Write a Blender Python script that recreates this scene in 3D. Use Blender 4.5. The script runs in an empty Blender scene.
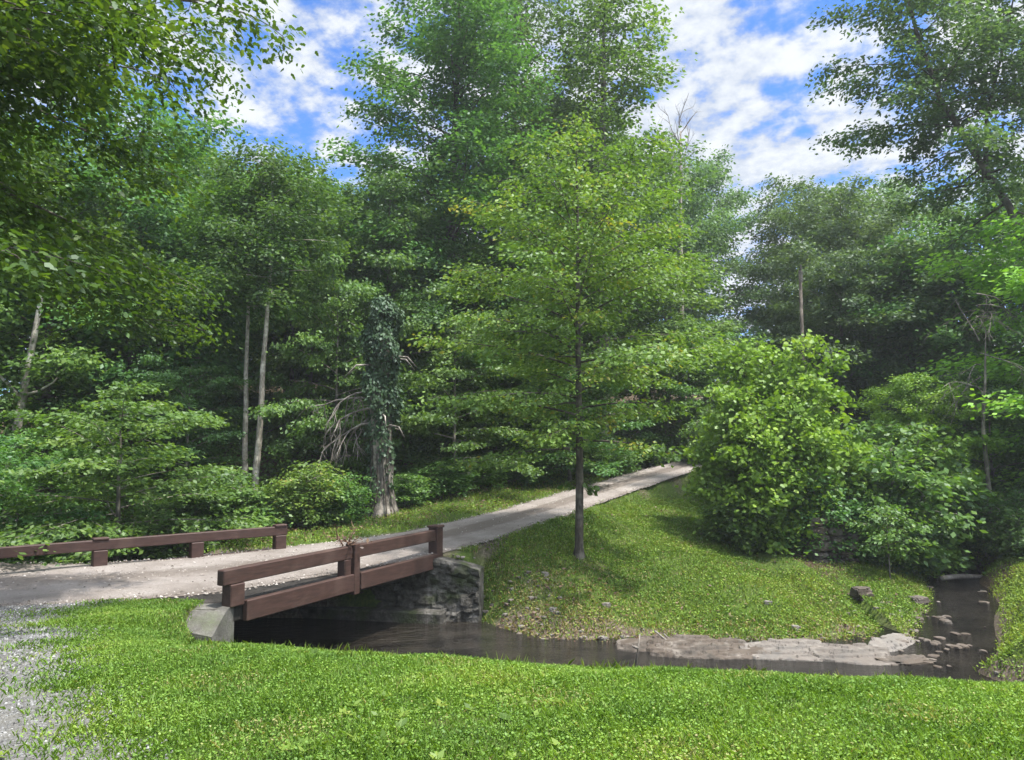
import bpy, math, random
import numpy as np
from mathutils import Vector, noise as mnoise

rad = math.radians
S = bpy.context.scene
COL = S.collection

# ------------------------------------------------------------------ camera
EYE = np.array([0.0, 0.0, 2.6])
FPX, PITCH = 731.0, math.atan(64 / 731.0)
cam_d = bpy.data.cameras.new('camera'); cam = bpy.data.objects.new('camera', cam_d); COL.objects.link(cam)
cam.location = EYE; cam.rotation_euler = (rad(90) + PITCH, 0, 0)
cam_d.sensor_width = 36; cam_d.lens = 36 * FPX / 1024; cam_d.clip_end = 3000; cam_d.clip_start = 0.1
S.camera = cam

def at(px, py, Y):
    """the world point at forward distance Y seen at picture position px, py"""
    u, v = (px - 512) / FPX, (380 - py) / FPX
    c, s = math.cos(PITCH), math.sin(PITCH)
    dy, dz = c - s * v, s + c * v
    return np.array([u * Y / dy, Y, EYE[2] + dz * Y / dy])

# ------------------------------------------------------------------ maths
def sstep(a, b, x):
    t = np.clip((x - a) / (b - a), 0, 1); return t * t * (3 - 2 * t)

def smin(a, b, k):
    h = np.clip(0.5 + 0.5 * (b - a) / k, 0, 1)
    return b * (1 - h) + a * h - k * h * (1 - h)

def wav(x, y, s, ph=0.0):
    """cheap smooth noise, about -1..1"""
    return (np.sin(x * s * 1.3 + y * s * 0.7 + ph) + np.sin(-x * s * 0.9 + y * s * 1.7 + 2.1 * ph + 1.3)
            + np.sin(x * s * 2.3 - y * s * 1.1 + 0.7 * ph + 4) * 0.6 + np.sin(x * s * 0.5 + y * s * 3.1 + 1.9 * ph) * 0.5) / 3.1

def pl(px, py, pts, extra=()):
    """distance to a polyline, side (+ = right of travel), and interpolated columns of pts"""
    pts = np.asarray(pts, float); px = np.asarray(px, float); py = np.asarray(py, float)
    best = np.full(px.shape, 1e9); side = np.zeros(px.shape); val = [np.zeros(px.shape) for _ in range(pts.shape[1] - 2)]
    for a, b in zip(pts[:-1], pts[1:]):
        dx, dy = b[0] - a[0], b[1] - a[1]; L2 = dx * dx + dy * dy
        t = np.clip(((px - a[0]) * dx + (py - a[1]) * dy) / L2, 0, 1)
        ex, ey = px - a[0] - t * dx, py - a[1] - t * dy
        d = np.hypot(ex, ey); m = d < best
        best = np.where(m, d, best)
        side = np.where(m, np.sign(dy * ex - dx * ey), side)
        for k in range(len(val)): val[k] = np.where(m, a[k + 2] + t * (b[k + 2] - a[k + 2]), val[k])
    return best, side, val

# ------------------------------------------------------------------ layout of the land
NL, NR = np.array([-4.77, 12.03]), np.array([-1.83, 17.8])        # ends of the stream side rail
FL, FR = np.array([-12.6, 12.75]), np.array([-5.78, 18.6])        # ends of the far rail
# road: centre x, y, z, half width
ROAD = [(-40, 20.5, -0.2, 2.4), (-22, 16.5, 0, 2.4), (-13, 14.2, 0, 2.3), (-9.2, 14.1, 0, 2.3), (-6.6, 15.0, 0, 2.3), (-3.75, 18.3, 0.0, 1.95), (-1.95, 20.2, 0.09, 1.62),
        (0.45, 23.3, 0.42, 1.32), (2.1, 25.9, 0.68, 1.25), (4.6, 29.6, 1.08, 1.22), (6.5, 32.0, 1.42, 1.25), (9.7, 35.5, 1.95, 1.3), (14, 39.5, 2.6, 1.4), (22, 46, 3.3, 1.5), (60, 75, 5, 1.5)]
STREAM = [(17.5, 31, -1.12), (14.6, 25, -1.2), (13.3, 22.2, -1.27), (11.4, 18.7, -1.38), (9.9, 16.4, -1.45), (8.3, 14.3, -1.5), (7.0, 13.75, -1.5), (4.6, 13.75, -1.5),
          (1.2, 14.2, -1.5), (-1.2, 14.8, -1.5), (-3.3, 15.2, -1.5), (-8.4, 16.9, -1.5), (-13, 19, -1.5), (-22, 22, -1.5), (-45, 26, -1.5)]
SIDE = [(7.9, 13.1, -1.5), (8.6, 11.6, -1.45), (11, 10.2, -1.4), (15, 9.0, -1.2), (30, 7, -0.8)]

def terrain(x, y):
    x = np.asarray(x, float); y = np.asarray(y, float)
    dr, sr, (zr, wr) = pl(x, y, ROAD)
    ds, ss, (zs,) = pl(x, y, STREAM)
    dd, s2, (zd,) = pl(x, y, SIDE)
    near = 1.05 * np.tanh((12 - y) * 0.115 / 1.05); near = np.where(y > 12, 0.0, near)
    near = near - .30 * sstep(2.0, 7.5, x) + 0.03 * wav(x, y, 0.9) + 0.012 * wav(x, y, 2.7, 1)
    out = np.maximum(dr - wr, 0)
    right = zr - (0.30 * np.minimum(out, 2.5) + 0.13 * np.maximum(out - 2.5, 0))
    right = np.maximum(right, -0.95) + 0.05 * wav(x, y, 0.8, 2) + 0.02 * wav(x, y, 3, 3)
    rise = 0.02 + 0.20 * sstep(22, 29, y)
    left = zr + 0.03 * out + rise * np.maximum(out - 1.2, 0) * np.exp(-out / 30) + 0.22 * np.maximum(out - 13, 0) * np.exp(-out / 70)
    left = left + 0.08 * wav(x, y, 0.5, 2)
    far = np.where(sr > 0, right, left)
    east = -0.75 + 0.07 * np.minimum(ds, 12) + 0.2 * np.maximum(ds - 11, 0) * np.exp(-ds / 60) + 0.06 * wav(x, y, 0.9, 5)
    # the stream runs from the upper right to the left: + side is the far bank
    is_far = ss > 0
    is_east = (~is_far) & (s2 < 0) & (x > 7.9)
    base = np.where(is_far, far, np.where(is_east, east, near))
    # west of the bridge on the road side nothing is cut away
    w = np.where(x > 8.3, 0.42, 1.15) + 0.15 * wav(x, y, 1.1, 7)
    slope = np.where(is_far, 0.42 + 0.25 * sstep(1.0, -1.0, x) - .2 * sstep(1.5, 3, x) * sstep(8, 7, x), np.where(is_east, 1.0, 0.375))
    w = np.where(is_far & (x < .6) & (x > -9), w + (2.6 - w) * sstep(.5, -1.1, x), w)
    ch = zs - 0.2 + slope * np.maximum(ds - w, 0) + 0.05 * wav(x, y, 2.3, 4)
    ch2 = zd - 0.2 + np.where(is_east, 1.0, 0.36) * np.maximum(dd - 0.3, 0)
    cut = smin(base, np.minimum(ch, np.where(x > 7.5, ch2, 99)), 0.22)
    h = cut
    # bridge: keep the road fill outside the abutments
    ax = (NR - NL) / np.linalg.norm(NR - NL)
    def lineside(p, q): return (q[0] - p[0]) * (y - p[1]) - (q[1] - p[1]) * (x - p[0])
    west = (lineside(NL, np.array([-10.9, 14.2])) > 0) if False else None
    nl_line = (x < -4.75) & (y < 12.25 + (-(x + 4.77)) * 0.42)            # south of the near abutment
    half = .06 + 1.1 * sstep(11.7, 9.6, y); wgt = sstep(-4.75 + half, -4.75 - half, x + .3 * sstep(11.0, 11.6, y)) * (y < 12.25 + (-(x + 4.77)) * 0.42)
    h = h * (1 - wgt) + base * wgt
    nr_line = (y > 17.75) & (x < -0.85) & (x > -7.5)                       # north of the far abutment
    h = np.where(nr_line & is_far, far, h)
    # under the road sheet the ground sinks a little, except on the bridge
    inroad = sstep(0.25, -0.15, dr - wr)
    span = (~nl_line) & (~nr_line) & (x > -14) & (x < -1) & (y < 19) & (y > 11)
    h = np.where(span & (dr < wr + 1.5), np.minimum(h, -1.0 + 0.0 * x), h)
    h = np.where(~span, h * (1 - inroad) + (zr - 0.05) * inroad, h)
    return h

def hit(px, py, y0=3.0, y1=80.0):
    """the place on the ground seen at picture position px, py"""
    Y = np.linspace(y0, y1, 4000); p0, p1 = at(px, py, 1.0), at(px, py, 2.0); d = p1 - p0
    X = p0[0] + d[0] * (Y - 1); Z = p0[2] + d[2] * (Y - 1); k = np.argmax(Z <= terrain(X, Y))
    return np.array([X[k], Y[k], Z[k]])
def tz(x, y): return float(terrain(np.array([x]), np.array([y]))[0])

def gravel_mask(x, y):
    edge = [(-1.3, -6), (-1.7, 2), (-2.45, 4.2), (-3.25, 5.2), (-4.25, 6.6), (-5.0, 8.0), (-5.9, 9.3), (-6.7, 10.4), (-7.0, 11.6), (-7.0, 14)]
    d, s, _ = pl(x, y, edge)
    sd = d * np.where(s < 0, 1, -1)                         # + = gravel side (left)
    return sd + 0.28 + 0.35 * wav(x, y, 1.6, 3) + 0.22 * wav(x, y, 4.1, 1)

# ------------------------------------------------------------------ mesh building
class MB:
    def __init__(s): s.V = []; s.F = []; s.n = 0; s.A = []
    def add(s, v, f, a=None):
        v = np.asarray(v, float)
        s.V.append(v); s.F += [tuple(int(i) + s.n for i in q) for q in f]; s.n += len(v)
        s.A += [0.5 if a is None else a] * len(f)
    def box(s, c, size, rz=0, rx=0, ry=0, bev=0.0, a=None):
        """a box with chamfered edges"""
        hx, hy, hz = [q / 2 for q in size]; b = min(bev, hx * .9, hy * .9, hz * .9)
        if b <= 0:
            v = [(i * hx, j * hy, k * hz) for i in (-1, 1) for j in (-1, 1) for k in (-1, 1)]
            f = [(0, 1, 3, 2), (4, 6, 7, 5), (0, 4, 5, 1), (2, 3, 7, 6), (0, 2, 6, 4), (1, 5, 7, 3)]
        else:
            v = []; f = []; ix = {}
            for i in (-1, 1):
                for j in (-1, 1):
                    for k in (-1, 1):
                        for ax, p in enumerate(((i * hx, j * (hy - b), k * (hz - b)), (i * (hx - b), j * hy, k * (hz - b)), (i * (hx - b), j * (hy - b), k * hz))):
                            ix[i, j, k, ax] = len(v); v.append(p)
            I = ix
            for q in (-1, 1):
                f.append([I[q, -1, -1, 0], I[q, 1, -1, 0], I[q, 1, 1, 0], I[q, -1, 1, 0]][::q])
                f.append([I[-1, q, -1, 1], I[-1, q, 1, 1], I[1, q, 1, 1], I[1, q, -1, 1]][::q])
                f.append([I[-1, -1, q, 2], I[1, -1, q, 2], I[1, 1, q, 2], I[-1, 1, q, 2]][::q])
            for p in (-1, 1):
                for q in (-1, 1):
                    f.append([I[-1, p, q, 1], I[1, p, q, 1], I[1, p, q, 2], I[-1, p, q, 2]][::p * q])
                    f.append([I[p, -1, q, 0], I[p, -1, q, 2], I[p, 1, q, 2], I[p, 1, q, 0]][::p * q])
                    f.append([I[p, q, -1, 0], I[p, q, 1, 0], I[p, q, 1, 1], I[p, q, -1, 1]][::p * q])
                    for r in (-1, 1): f.append([I[p, q, r, 0], I[p, q, r, 1], I[p, q, r, 2]][::p * q * r])
        v = np.array(v, float)
        for ang, (i, j) in ((rx, (1, 2)), (ry, (2, 0)), (rz, (0, 1))):
            if ang:
                ca, sa = math.cos(ang), math.sin(ang); w = v.copy()
                v[:, i] = ca * w[:, i] - sa * w[:, j]; v[:, j] = sa * w[:, i] + ca * w[:, j]
        s.add(v + np.asarray(c, float), f, a)
    def tube(s, pts, radii, n=6, a=None, cap=True):
        pts = np.asarray(pts, float); m = len(pts)
        T = np.gradient(pts, axis=0); T /= np.linalg.norm(T, axis=1)[:, None] + 1e-9
        ref = np.array([1.0, 0, 0]) if abs(T[:, 0]).mean() < 0.8 else np.array([0, 1.0, 0])
        U = np.cross(T, ref); U /= np.linalg.norm(U, axis=1)[:, None] + 1e-9; W = np.cross(T, U)
        th = np.arange(n) * 2 * math.pi / n
        ring = pts[:, None, :] + np.asarray(radii, float)[:, None, None] * (np.cos(th)[None, :, None] * U[:, None, :] + np.sin(th)[None, :, None] * W[:, None, :])
        f = [(k * n + i, k * n + (i + 1) % n, (k + 1) * n + (i + 1) % n, (k + 1) * n + i) for k in range(m - 1) for i in range(n)]
        if cap: f += [tuple(range(n))[::-1], tuple(range((m - 1) * n, m * n))]
        s.add(ring.reshape(-1, 3), f, a)
    def build(s, name, mat, parent=None, smooth=False):
        me = bpy.data.meshes.new(name)
        me.from_pydata(np.vstack(s.V).tolist() if s.V else [], [], s.F)
        at_ = me.attributes.new('tint', 'FLOAT', 'FACE'); at_.data.foreach_set('value', np.array(s.A, np.float32))
        if smooth: me.polygons.foreach_set('use_smooth', [True] * len(me.polygons))
        return link(name, me, mat, parent)

def link(name, me, mat, parent=None):
    o = bpy.data.objects.new(name, me); COL.objects.link(o)
    if mat is not None: me.materials.append(mat)
    if parent is not None: o.parent = parent
    return o

def np_mesh(name, V, nper, tint):
    """faces that share no vertices: V (n*nper, 3)"""
    nf = len(V) // nper
    me = bpy.data.meshes.new(name)
    me.vertices.add(len(V)); me.vertices.foreach_set('co', np.ascontiguousarray(V, np.float32).ravel())
    me.loops.add(len(V)); me.loops.foreach_set('vertex_index', np.arange(len(V), dtype=np.int32))
    me.polygons.add(nf)
    me.polygons.foreach_set('loop_start', np.arange(nf, dtype=np.int32) * nper)
    a = me.attributes.new('tint', 'FLOAT', 'FACE'); a.data.foreach_set('value', np.ascontiguousarray(tint, np.float32))
    me.update(calc_edges=True); me.validate()
    return me

def grid_mesh(name, xs, ys, keep=None, dz=0.0, attrs=None):
    X, Y = np.meshgrid(xs, ys); Z = terrain(X, Y) + dz
    nx, ny = len(xs), len(ys)
    V = np.stack([X, Y, Z], -1).reshape(-1, 3)
    i, j = np.meshgrid(np.arange(nx - 1), np.arange(ny - 1)); a = (j * nx + i).ravel()
    F = np.stack([a, a + 1, a + 1 + nx, a + nx], 1)
    if keep is not None:
        cx = (X[:-1, :-1] + X[1:, 1:]) / 2; cy = (Y[:-1, :-1] + Y[1:, 1:]) / 2
        F = F[keep(cx, cy).ravel()]
        used = np.unique(F); mp = -np.ones(len(V), int); mp[used] = np.arange(len(used)); V = V[used]; F = mp[F]
    me = bpy.data.meshes.new(name); me.from_pydata(V.tolist(), [], F.tolist())
    me.polygons.foreach_set('use_smooth', [True] * len(me.polygons))
    return me, V

def tag(o, label=None, cat=None, group=None, kind=None):
    if label: o['label'] = label
    if cat: o['category'] = cat
    if group: o['group'] = group
    if kind: o['kind'] = kind
    return o

def empty(name, loc, rz=0.0):
    o = bpy.data.objects.new(name, None); COL.objects.link(o); o.empty_display_size = 0.3
    o.location = loc; o.rotation_euler = (0, 0, rz); return o

# ------------------------------------------------------------------ materials
def mat_new(name):
    m = bpy.data.materials.new(name); m.use_nodes = True
    nt = m.node_tree; nt.nodes.clear()
    return m, nt
class N:
    def __init__(s, nt): s.nt = nt
    def n(s, t, **k):
        o = s.nt.nodes.new(t)
        for a, b in k.items():
            if a.startswith('i_'):
                key = a[2:].replace('_', ' '); o.inputs[int(key) if key.isdigit() else key].default_value = b
            else: setattr(o, a, b)
        return o
    def l(s, a, b): s.nt.links.new(a, b)
    def noise(s, vec, scale, detail=4, rough=.6):
        o = s.n('ShaderNodeTexNoise', i_Scale=scale, i_Detail=detail, i_Roughness=rough)
        if vec is not None: s.l(vec, o.inputs['Vector'])
        return o.outputs['Fac']
    def ramp(s, fac, stops):
        o = s.n('ShaderNodeValToRGB'); e = o.color_ramp.elements
        while len(e) < len(stops): e.new(0.5)
        for q, (p, c) in zip(e, stops): q.position = p; q.color = (*c, 1) if len(c) == 3 else c
        s.l(fac, o.inputs[0]); return o.outputs[0]
    def mix(s, f, a, b, mode='MIX'):
        o = s.n('ShaderNodeMix', data_type='RGBA', blend_type=mode)
        for sock, v in ((o.inputs[0], f), (o.inputs[6], a), (o.inputs[7], b)):
            if hasattr(v, 'is_linked'): s.l(v, sock)
            elif isinstance(v, (int, float)): sock.default_value = v
            else: sock.default_value = (*v, 1)
        return o.outputs[2]
    def math(s, op, a, b=0.0, c=None):
        o = s.n('ShaderNodeMath', operation=op)
        for sock, v in zip(o.inputs, (a, b, c)):
            if v is None: continue
            if hasattr(v, 'is_linked'): s.l(v, sock)
            else: sock.default_value = v
        return o.outputs[0]
    def mapr(s, v, a, b, c=0.0, d=1.0):
        o = s.n('ShaderNodeMapRange', i_1=a, i_2=b, i_3=c, i_4=d); o.interpolation_type = 'SMOOTHSTEP'
        s.l(v, o.inputs[0]); return o.outputs[0]
    def bump(s, h, strength=.4, dist=.05):
        o = s.n('ShaderNodeBump', i_Strength=strength, i_Distance=dist); s.l(h, o.inputs['Height']); return o.outputs[0]

def leaf_mat(name, stops, trans=0.45, tcol=(1.15, 1.2, .5), gloss=.022):
    m, nt = mat_new(name); q = N(nt)
    t = q.n('ShaderNodeAttribute', attribute_name='tint').outputs['Fac']
    c = q.ramp(t, stops)
    oi = q.n('ShaderNodeObjectInfo').outputs['Random']
    hsv = q.n('ShaderNodeHueSaturation', i_Saturation=1.0)
    q.l(c, hsv.inputs['Color']); q.l(q.mapr(oi, 0, 1, .482, .503), hsv.inputs['Hue']); q.l(q.mapr(oi, 0, 1, .85, 1.15), hsv.inputs['Value'])
    c = hsv.outputs[0]
    d = q.n('ShaderNodeBsdfDiffuse'); q.l(c, d.inputs[0])
    tr = q.n('ShaderNodeBsdfTranslucent'); q.l(q.mix(1.0, c, tcol, 'MULTIPLY'), tr.inputs[0])
    mx = q.n('ShaderNodeMixShader', i_0=trans); q.l(d.outputs[0], mx.inputs[1]); q.l(tr.outputs[0], mx.inputs[2])
    g = q.n('ShaderNodeBsdfGlossy', i_Roughness=.5); g.inputs[0].default_value = (.9, .95, 1, 1)
    m2 = q.n('ShaderNodeMixShader', i_0=gloss); q.l(mx.outputs[0], m2.inputs[1]); q.l(g.outputs[0], m2.inputs[2])
    o = q.n('ShaderNodeOutputMaterial'); q.l(m2.outputs[0], o.inputs[0])
    return m

def plain(name, build, rough=.85, spec=.3, coords='Object'):
    m, nt = mat_new(name); q = N(nt)
    vec = q.n('ShaderNodeTexCoord').outputs[coords]
    c, h, st, di = build(q, vec)
    p = q.n('ShaderNodeBsdfPrincipled', i_Roughness=rough); p.inputs['Specular IOR Level'].default_value = spec
    q.l(c, p.inputs['Base Color'])
    if h is not None: q.l(q.bump(h, st, di), p.inputs['Normal'])
    o = q.n('ShaderNodeOutputMaterial'); q.l(p.outputs[0], o.inputs[0])
    return m

M = {}
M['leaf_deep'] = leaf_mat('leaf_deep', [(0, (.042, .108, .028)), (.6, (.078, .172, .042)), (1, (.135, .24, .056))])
M['leaf_mid'] = leaf_mat('leaf_mid', [(0, (.054, .126, .027)), (.6, (.102, .21, .041)), (1, (.175, .29, .057))])
M['leaf_bright'] = leaf_mat('leaf_bright', [(0, (.100, .225, .028)), (.6, (.175, .345, .038)), (1, (.27, .44, .06))], .42)
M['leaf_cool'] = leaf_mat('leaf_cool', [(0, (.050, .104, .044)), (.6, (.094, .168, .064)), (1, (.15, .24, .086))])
M['leaf_near'] = leaf_mat('leaf_near', [(0, (.030, .080, .014)), (.6, (.055, .128, .020)), (1, (.105, .19, .026))], .45, (1.4, 1.35, .4))
M['leaf_ivy'] = leaf_mat('leaf_ivy', [(0, (.026, .060, .026)), (.6, (.05, .10, .042)), (1, (.09, .15, .065))], .2)
M['leaf_spotted'] = leaf_mat('leaf_spotted', [(0, (.070, .138, .026)), (.55, (.118, .20, .034)), (.92, (.175, .25, .044)), (.985, (.26, .25, .04))], .42)
M['leaf_dry'] = leaf_mat('leaf_dry', [(0, (.055, .03, .018)), (.6, (.12, .075, .042)), (1, (.24, .18, .11))], .2, (1.2, 1, .7), .02)
M['grass'] = leaf_mat('grass', [(0, (.070, .145, .028)), (.5, (.150, .265, .042)), (.85, (.235, .34, .056)), (1, (.31, .29, .13))], .42, (1.15, 1.2, .45), .014)
M['bank_grass'] = leaf_mat('bank_grass', [(0, (.075, .145, .025)), (.45, (.145, .24, .034)), (.8, (.215, .285, .046)), (.93, (.27, .26, .085)), (1, (.26, .20, .11))], .38, (1.15, 1.15, .45), .014)

def bark_build(a, b, c):
    def f(q, vec):
        mp = q.n('ShaderNodeMapping'); mp.inputs['Scale'].default_value = (1, 1, .22); q.l(vec, mp.inputs[0])
        n1 = q.noise(mp.outputs[0], 22, 5, .65); n2 = q.noise(vec, 2.2, 3)
        return q.mix(q.mapr(n2, .45, .7), q.ramp(n1, [(.3, a), (.55, b), (.75, c)]), tuple(min(1, x * 1.35) for x in c)), n1, .7, .03
    return f
M['bark_dark'] = plain('bark_dark', bark_build((.022, .018, .014), (.06, .05, .04), (.12, .105, .085)))
M['tar_wood'] = plain('tar_wood', bark_build((.008, .007, .006), (.018, .015, .013), (.035, .03, .026)))
M['bark_grey'] = plain('bark_grey', bark_build((.05, .043, .036), (.13, .115, .095), (.24, .215, .18)))
M['bark_pale'] = plain('bark_pale', bark_build((.12, .10, .08), (.30, .265, .22), (.46, .42, .36)))
M['rust_twig'] = plain('rust_twig', bark_build((.05, .028, .018), (.11, .06, .038), (.19, .12, .08)))
M['bark_snag'] = plain('bark_snag', bark_build((.035, .03, .025), (.10, .088, .075), (.26, .235, .20)))
M['dead_wood'] = plain('dead_wood', bark_build((.08, .068, .057), (.16, .14, .12), (.26, .235, .205)))

def paint_build(q, vec):
    mp = q.n('ShaderNodeMapping'); mp.inputs['Scale'].default_value = (.16, 1, 1); q.l(vec, mp.inputs[0])
    n1 = q.noise(mp.outputs[0], 26, 5, .6); n2 = q.noise(vec, 1.7, 4); n3 = q.noise(vec, 9, 4, .7)
    c = q.ramp(n1, [(.3, (.028, .0145, .0108)), (.55, (.046, .0225, .0175)), (.8, (.066, .035, .0275))])
    c = q.mix(q.mapr(n2, .5, .75, 0, .5), c, (.088, .054, .043))
    c = q.mix(q.mapr(n3, .66, .74, 0, .4), c, (.13, .10, .085))
    return c, n1, .35, .012
M['brown_paint'] = plain('brown_paint', paint_build, .62, .35)
def conc_build(q, vec):
    n1 = q.noise(vec, 3, 6, .65); n2 = q.noise(vec, 24, 4, .7); n3 = q.noise(vec, 1.1, 3)
    c = q.ramp(n1, [(.3, (.05, .047, .041)), (.5, (.105, .10, .09)), (.72, (.19, .182, .165))])
    c = q.mix(q.mapr(n3, .52, .68, 0, .75), c, (.075, .09, .045))
    return q.mix(q.mapr(n2, .35, .6, .5, 0), c, (.09, .08, .07)), q.math('ADD', n1, q.math('MULTIPLY', n2, .4)), .6, .05
M['old_concrete'] = plain('old_concrete', conc_build, .92, .2)
def rubble_build(q, vec):
    n1 = q.noise(vec, 3.5, 7, .7); n2 = q.noise(vec, 12, 5, .7); n3 = q.noise(vec, 1.6, 4)
    c = q.ramp(n1, [(.34, (.028, .026, .022)), (.5, (.075, .07, .061)), (.66, (.16, .15, .135))])
    c = q.mix(q.mapr(n3, .5, .68, 0, .8), c, (.045, .058, .022))
    return q.mix(q.mapr(n2, .62, .75, 0, .7), c, (.24, .225, .20)), q.math('ADD', n1, n2), .9, .06
M['rubble'] = plain('rubble', rubble_build, .95, .1)
def stone_build(q, vec):
    n1 = q.noise(vec, 2.6, 7, .65); n2 = q.noise(vec, 18, 5, .7)
    mp = q.n('ShaderNodeMapping'); mp.inputs['Scale'].default_value = (.35, .35, 2.4); q.l(vec, mp.inputs[0])
    n3 = q.noise(mp.outputs[0], 5, 5, .6)
    t = q.n('ShaderNodeAttribute', attribute_name='tint').outputs['Fac']
    c = q.ramp(n1, [(.36, (.030, .024, .019)), (.5, (.085, .070, .056)), (.62, (.19, .165, .14))])
    c = q.mix(q.mapr(q.noise(vec, 2.1, 6, .75), .44, .56, 0, .85), c, (.060, .043, .030))
    c = q.mix(q.mapr(n3, .45, .65, 0, .6), c, (.085, .066, .052))
    c = q.mix(q.mapr(n2, .3, .5, .45, 0), c, (.07, .06, .045))
    c = q.mix(q.mapr(t, 0, 1, .0, .4), c, (.33, .31, .285))
    return c, q.math('ADD', n3, q.math('MULTIPLY', n2, .5)), .8, .04
M['creek_stone'] = plain('creek_stone', stone_build, .8, .35)
def pebble_build(q, vec):
    t = q.n('ShaderNodeAttribute', attribute_name='tint').outputs['Fac']
    return q.ramp(t, [(0, (.036, .035, .034)), (.5, (.125, .124, .12)), (.85, (.21, .209, .203)), (1, (.33, .328, .32))]), None, 0, 0
M['gravel_stone'] = plain('gravel_stone', pebble_build, .9, .2)
def grit_build(q, vec):
    t = q.n('ShaderNodeAttribute', attribute_name='tint').outputs['Fac']
    return q.ramp(t, [(0, (.09, .075, .062)), (.5, (.24, .21, .185)), (.85, (.36, .33, .30)), (1, (.46, .43, .40))]), None, 0, 0
M['grit_stone'] = plain('grit_stone', grit_build, .95, .15)
def road_build(q, vec):
    n1 = q.noise(vec, .8, 6, .65); n2 = q.noise(vec, 22, 5, .8); n3 = q.noise(vec, 5, 6, .75)
    t = q.n('ShaderNodeAttribute', attribute_name='track').outputs['Fac']
    c = q.ramp(n1, [(.3, (.19, .163, .142)), (.5, (.285, .25, .226)), (.7, (.37, .334, .308))])
    c = q.mix(q.math('MULTIPLY', q.mapr(q.math('ADD', t, q.math('MULTIPLY', n3, .9)), .6, 1.15, 0, .85), .85), c, (.125, .10, .082))
    c = q.mix(q.mapr(n2, .35, .6, .5, 0), c, (.17, .15, .13))
    c = q.mix(q.mapr(n2, .62, .75, 0, .5), c, (.60, .57, .53))
    return c, q.math('ADD', n2, n3), .9, .06
M['road_gravel'] = plain('road_gravel', road_build, .95, .15)
def drive_build(q, vec):
    n1 = q.noise(vec, 45, 4, .8); n2 = q.noise(vec, 1.3, 4)
    c = q.ramp(n1, [(.32, (.036, .033, .027)), (.5, (.115, .111, .102)), (.66, (.22, .215, .205))])
    return q.mix(q.mapr(n2, .5, .7, 0, .5), c, (.19, .18, .15)), n1, .8, .02
M['drive_gravel'] = plain('drive_gravel', drive_build, .95, .15)
def ground_build(q, vec):
    so = q.n('ShaderNodeAttribute', attribute_name='soil').outputs['Fac']
    fo = q.n('ShaderNodeAttribute', attribute_name='forest').outputs['Fac']
    n1 = q.noise(vec, 1.2, 5, .65); n2 = q.noise(vec, 14, 5, .75); n3 = q.noise(vec, 60, 3, .8)
    g = q.ramp(n2, [(.3, (.038, .060, .014)), (.5, (.070, .110, .022)), (.7, (.12, .155, .032))])
    g = q.mix(q.mapr(n1, .52, .68, 0, .6), g, (.115, .095, .05))
    s = q.ramp(n2, [(.3, (.06, .045, .033)), (.5, (.135, .105, .08)), (.7, (.25, .21, .17))])
    f = q.ramp(n2, [(.3, (.030, .024, .015)), (.5, (.075, .055, .034)), (.72, (.15, .115, .075))])
    c = q.mix(q.mapr(q.math('ADD', so, q.math('MULTIPLY', n1, .4)), .45, .8), g, s)
    c = q.mix(q.mapr(q.math('ADD', fo, q.math('MULTIPLY', n1, .4)), .5, .8), c, f)
    return c, q.math('ADD', n2, n3), .8, .05
M['ground'] = plain('ground', ground_build, .95, .1)

m, nt = mat_new('stream_water'); q = N(nt)
vec = q.n('ShaderNodeTexCoord').outputs['Object']
mp = q.n('ShaderNodeMapping'); mp.inputs['Rotation'].default_value = (0, 0, rad(-35)); mp.inputs['Scale'].default_value = (1, 2.4, 1); q.l(vec, mp.inputs[0])
n1 = q.noise(mp.outputs[0], 3.2, 4, .6); n2 = q.noise(mp.outputs[0], 8, 3, .6)
rf = q.n('ShaderNodeAttribute', attribute_name='riffle').outputs['Fac']
h = q.math('ADD', q.math('MULTIPLY', n1, .8), q.math('MULTIPLY', n2, q.math('MULTIPLY_ADD', rf, 1.6, .12)))
p = q.n('ShaderNodeBsdfPrincipled', i_IOR=1.33); q.l(q.math('MULTIPLY_ADD', rf, .03, .07), p.inputs['Roughness'])
q.l(q.ramp(q.noise(vec, 1.5, 4), [(.35, (.006, .005, .004)), (.65, (.026, .022, .017))]), p.inputs['Base Color'])
p.inputs['Specular IOR Level'].default_value = .32; q.l(q.bump(h, 1.0, .16), p.inputs['Normal'])
o = q.n('ShaderNodeOutputMaterial'); q.l(p.outputs[0], o.inputs[0]); M['water'] = m

# ------------------------------------------------------------------ light and sky
SUN = Vector((0.42, -0.22, 1.12)).normalized()
sd = bpy.data.lights.new('sun', 'SUN'); sd.energy = 3.2; sd.angle = rad(1.5); sd.color = (1, .955, .88)
so = bpy.data.objects.new('sun', sd); COL.objects.link(so); so.rotation_euler = SUN.to_track_quat('Z', 'Y').to_euler(); so.location = (20, 10, 40)
W = bpy.data.worlds.new('World'); S.world = W; W.use_nodes = True
nt = W.node_tree; nt.nodes.clear(); q = N(nt)
sky = q.n('ShaderNodeTexSky'); sky.sky_type = 'NISHITA'; sky.sun_disc = False
sky.sun_elevation = math.asin(SUN.z); sky.sun_rotation = math.atan2(SUN.x, SUN.y); sky.ozone_density = 3.0; sky.air_density = 1.0; sky.dust_density = .4
gen = q.n('ShaderNodeTexCoord').outputs['Generated']
sp = q.n('ShaderNodeSeparateXYZ'); q.l(gen, sp.inputs[0])
zc = q.math('ADD', q.math('MAXIMUM', sp.outputs[2], .0), .28)
cb = q.n('ShaderNodeCombineXYZ'); q.l(q.math('DIVIDE', sp.outputs[0], zc), cb.inputs[0]); q.l(q.math('DIVIDE', sp.outputs[1], zc), cb.inputs[1])
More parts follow.
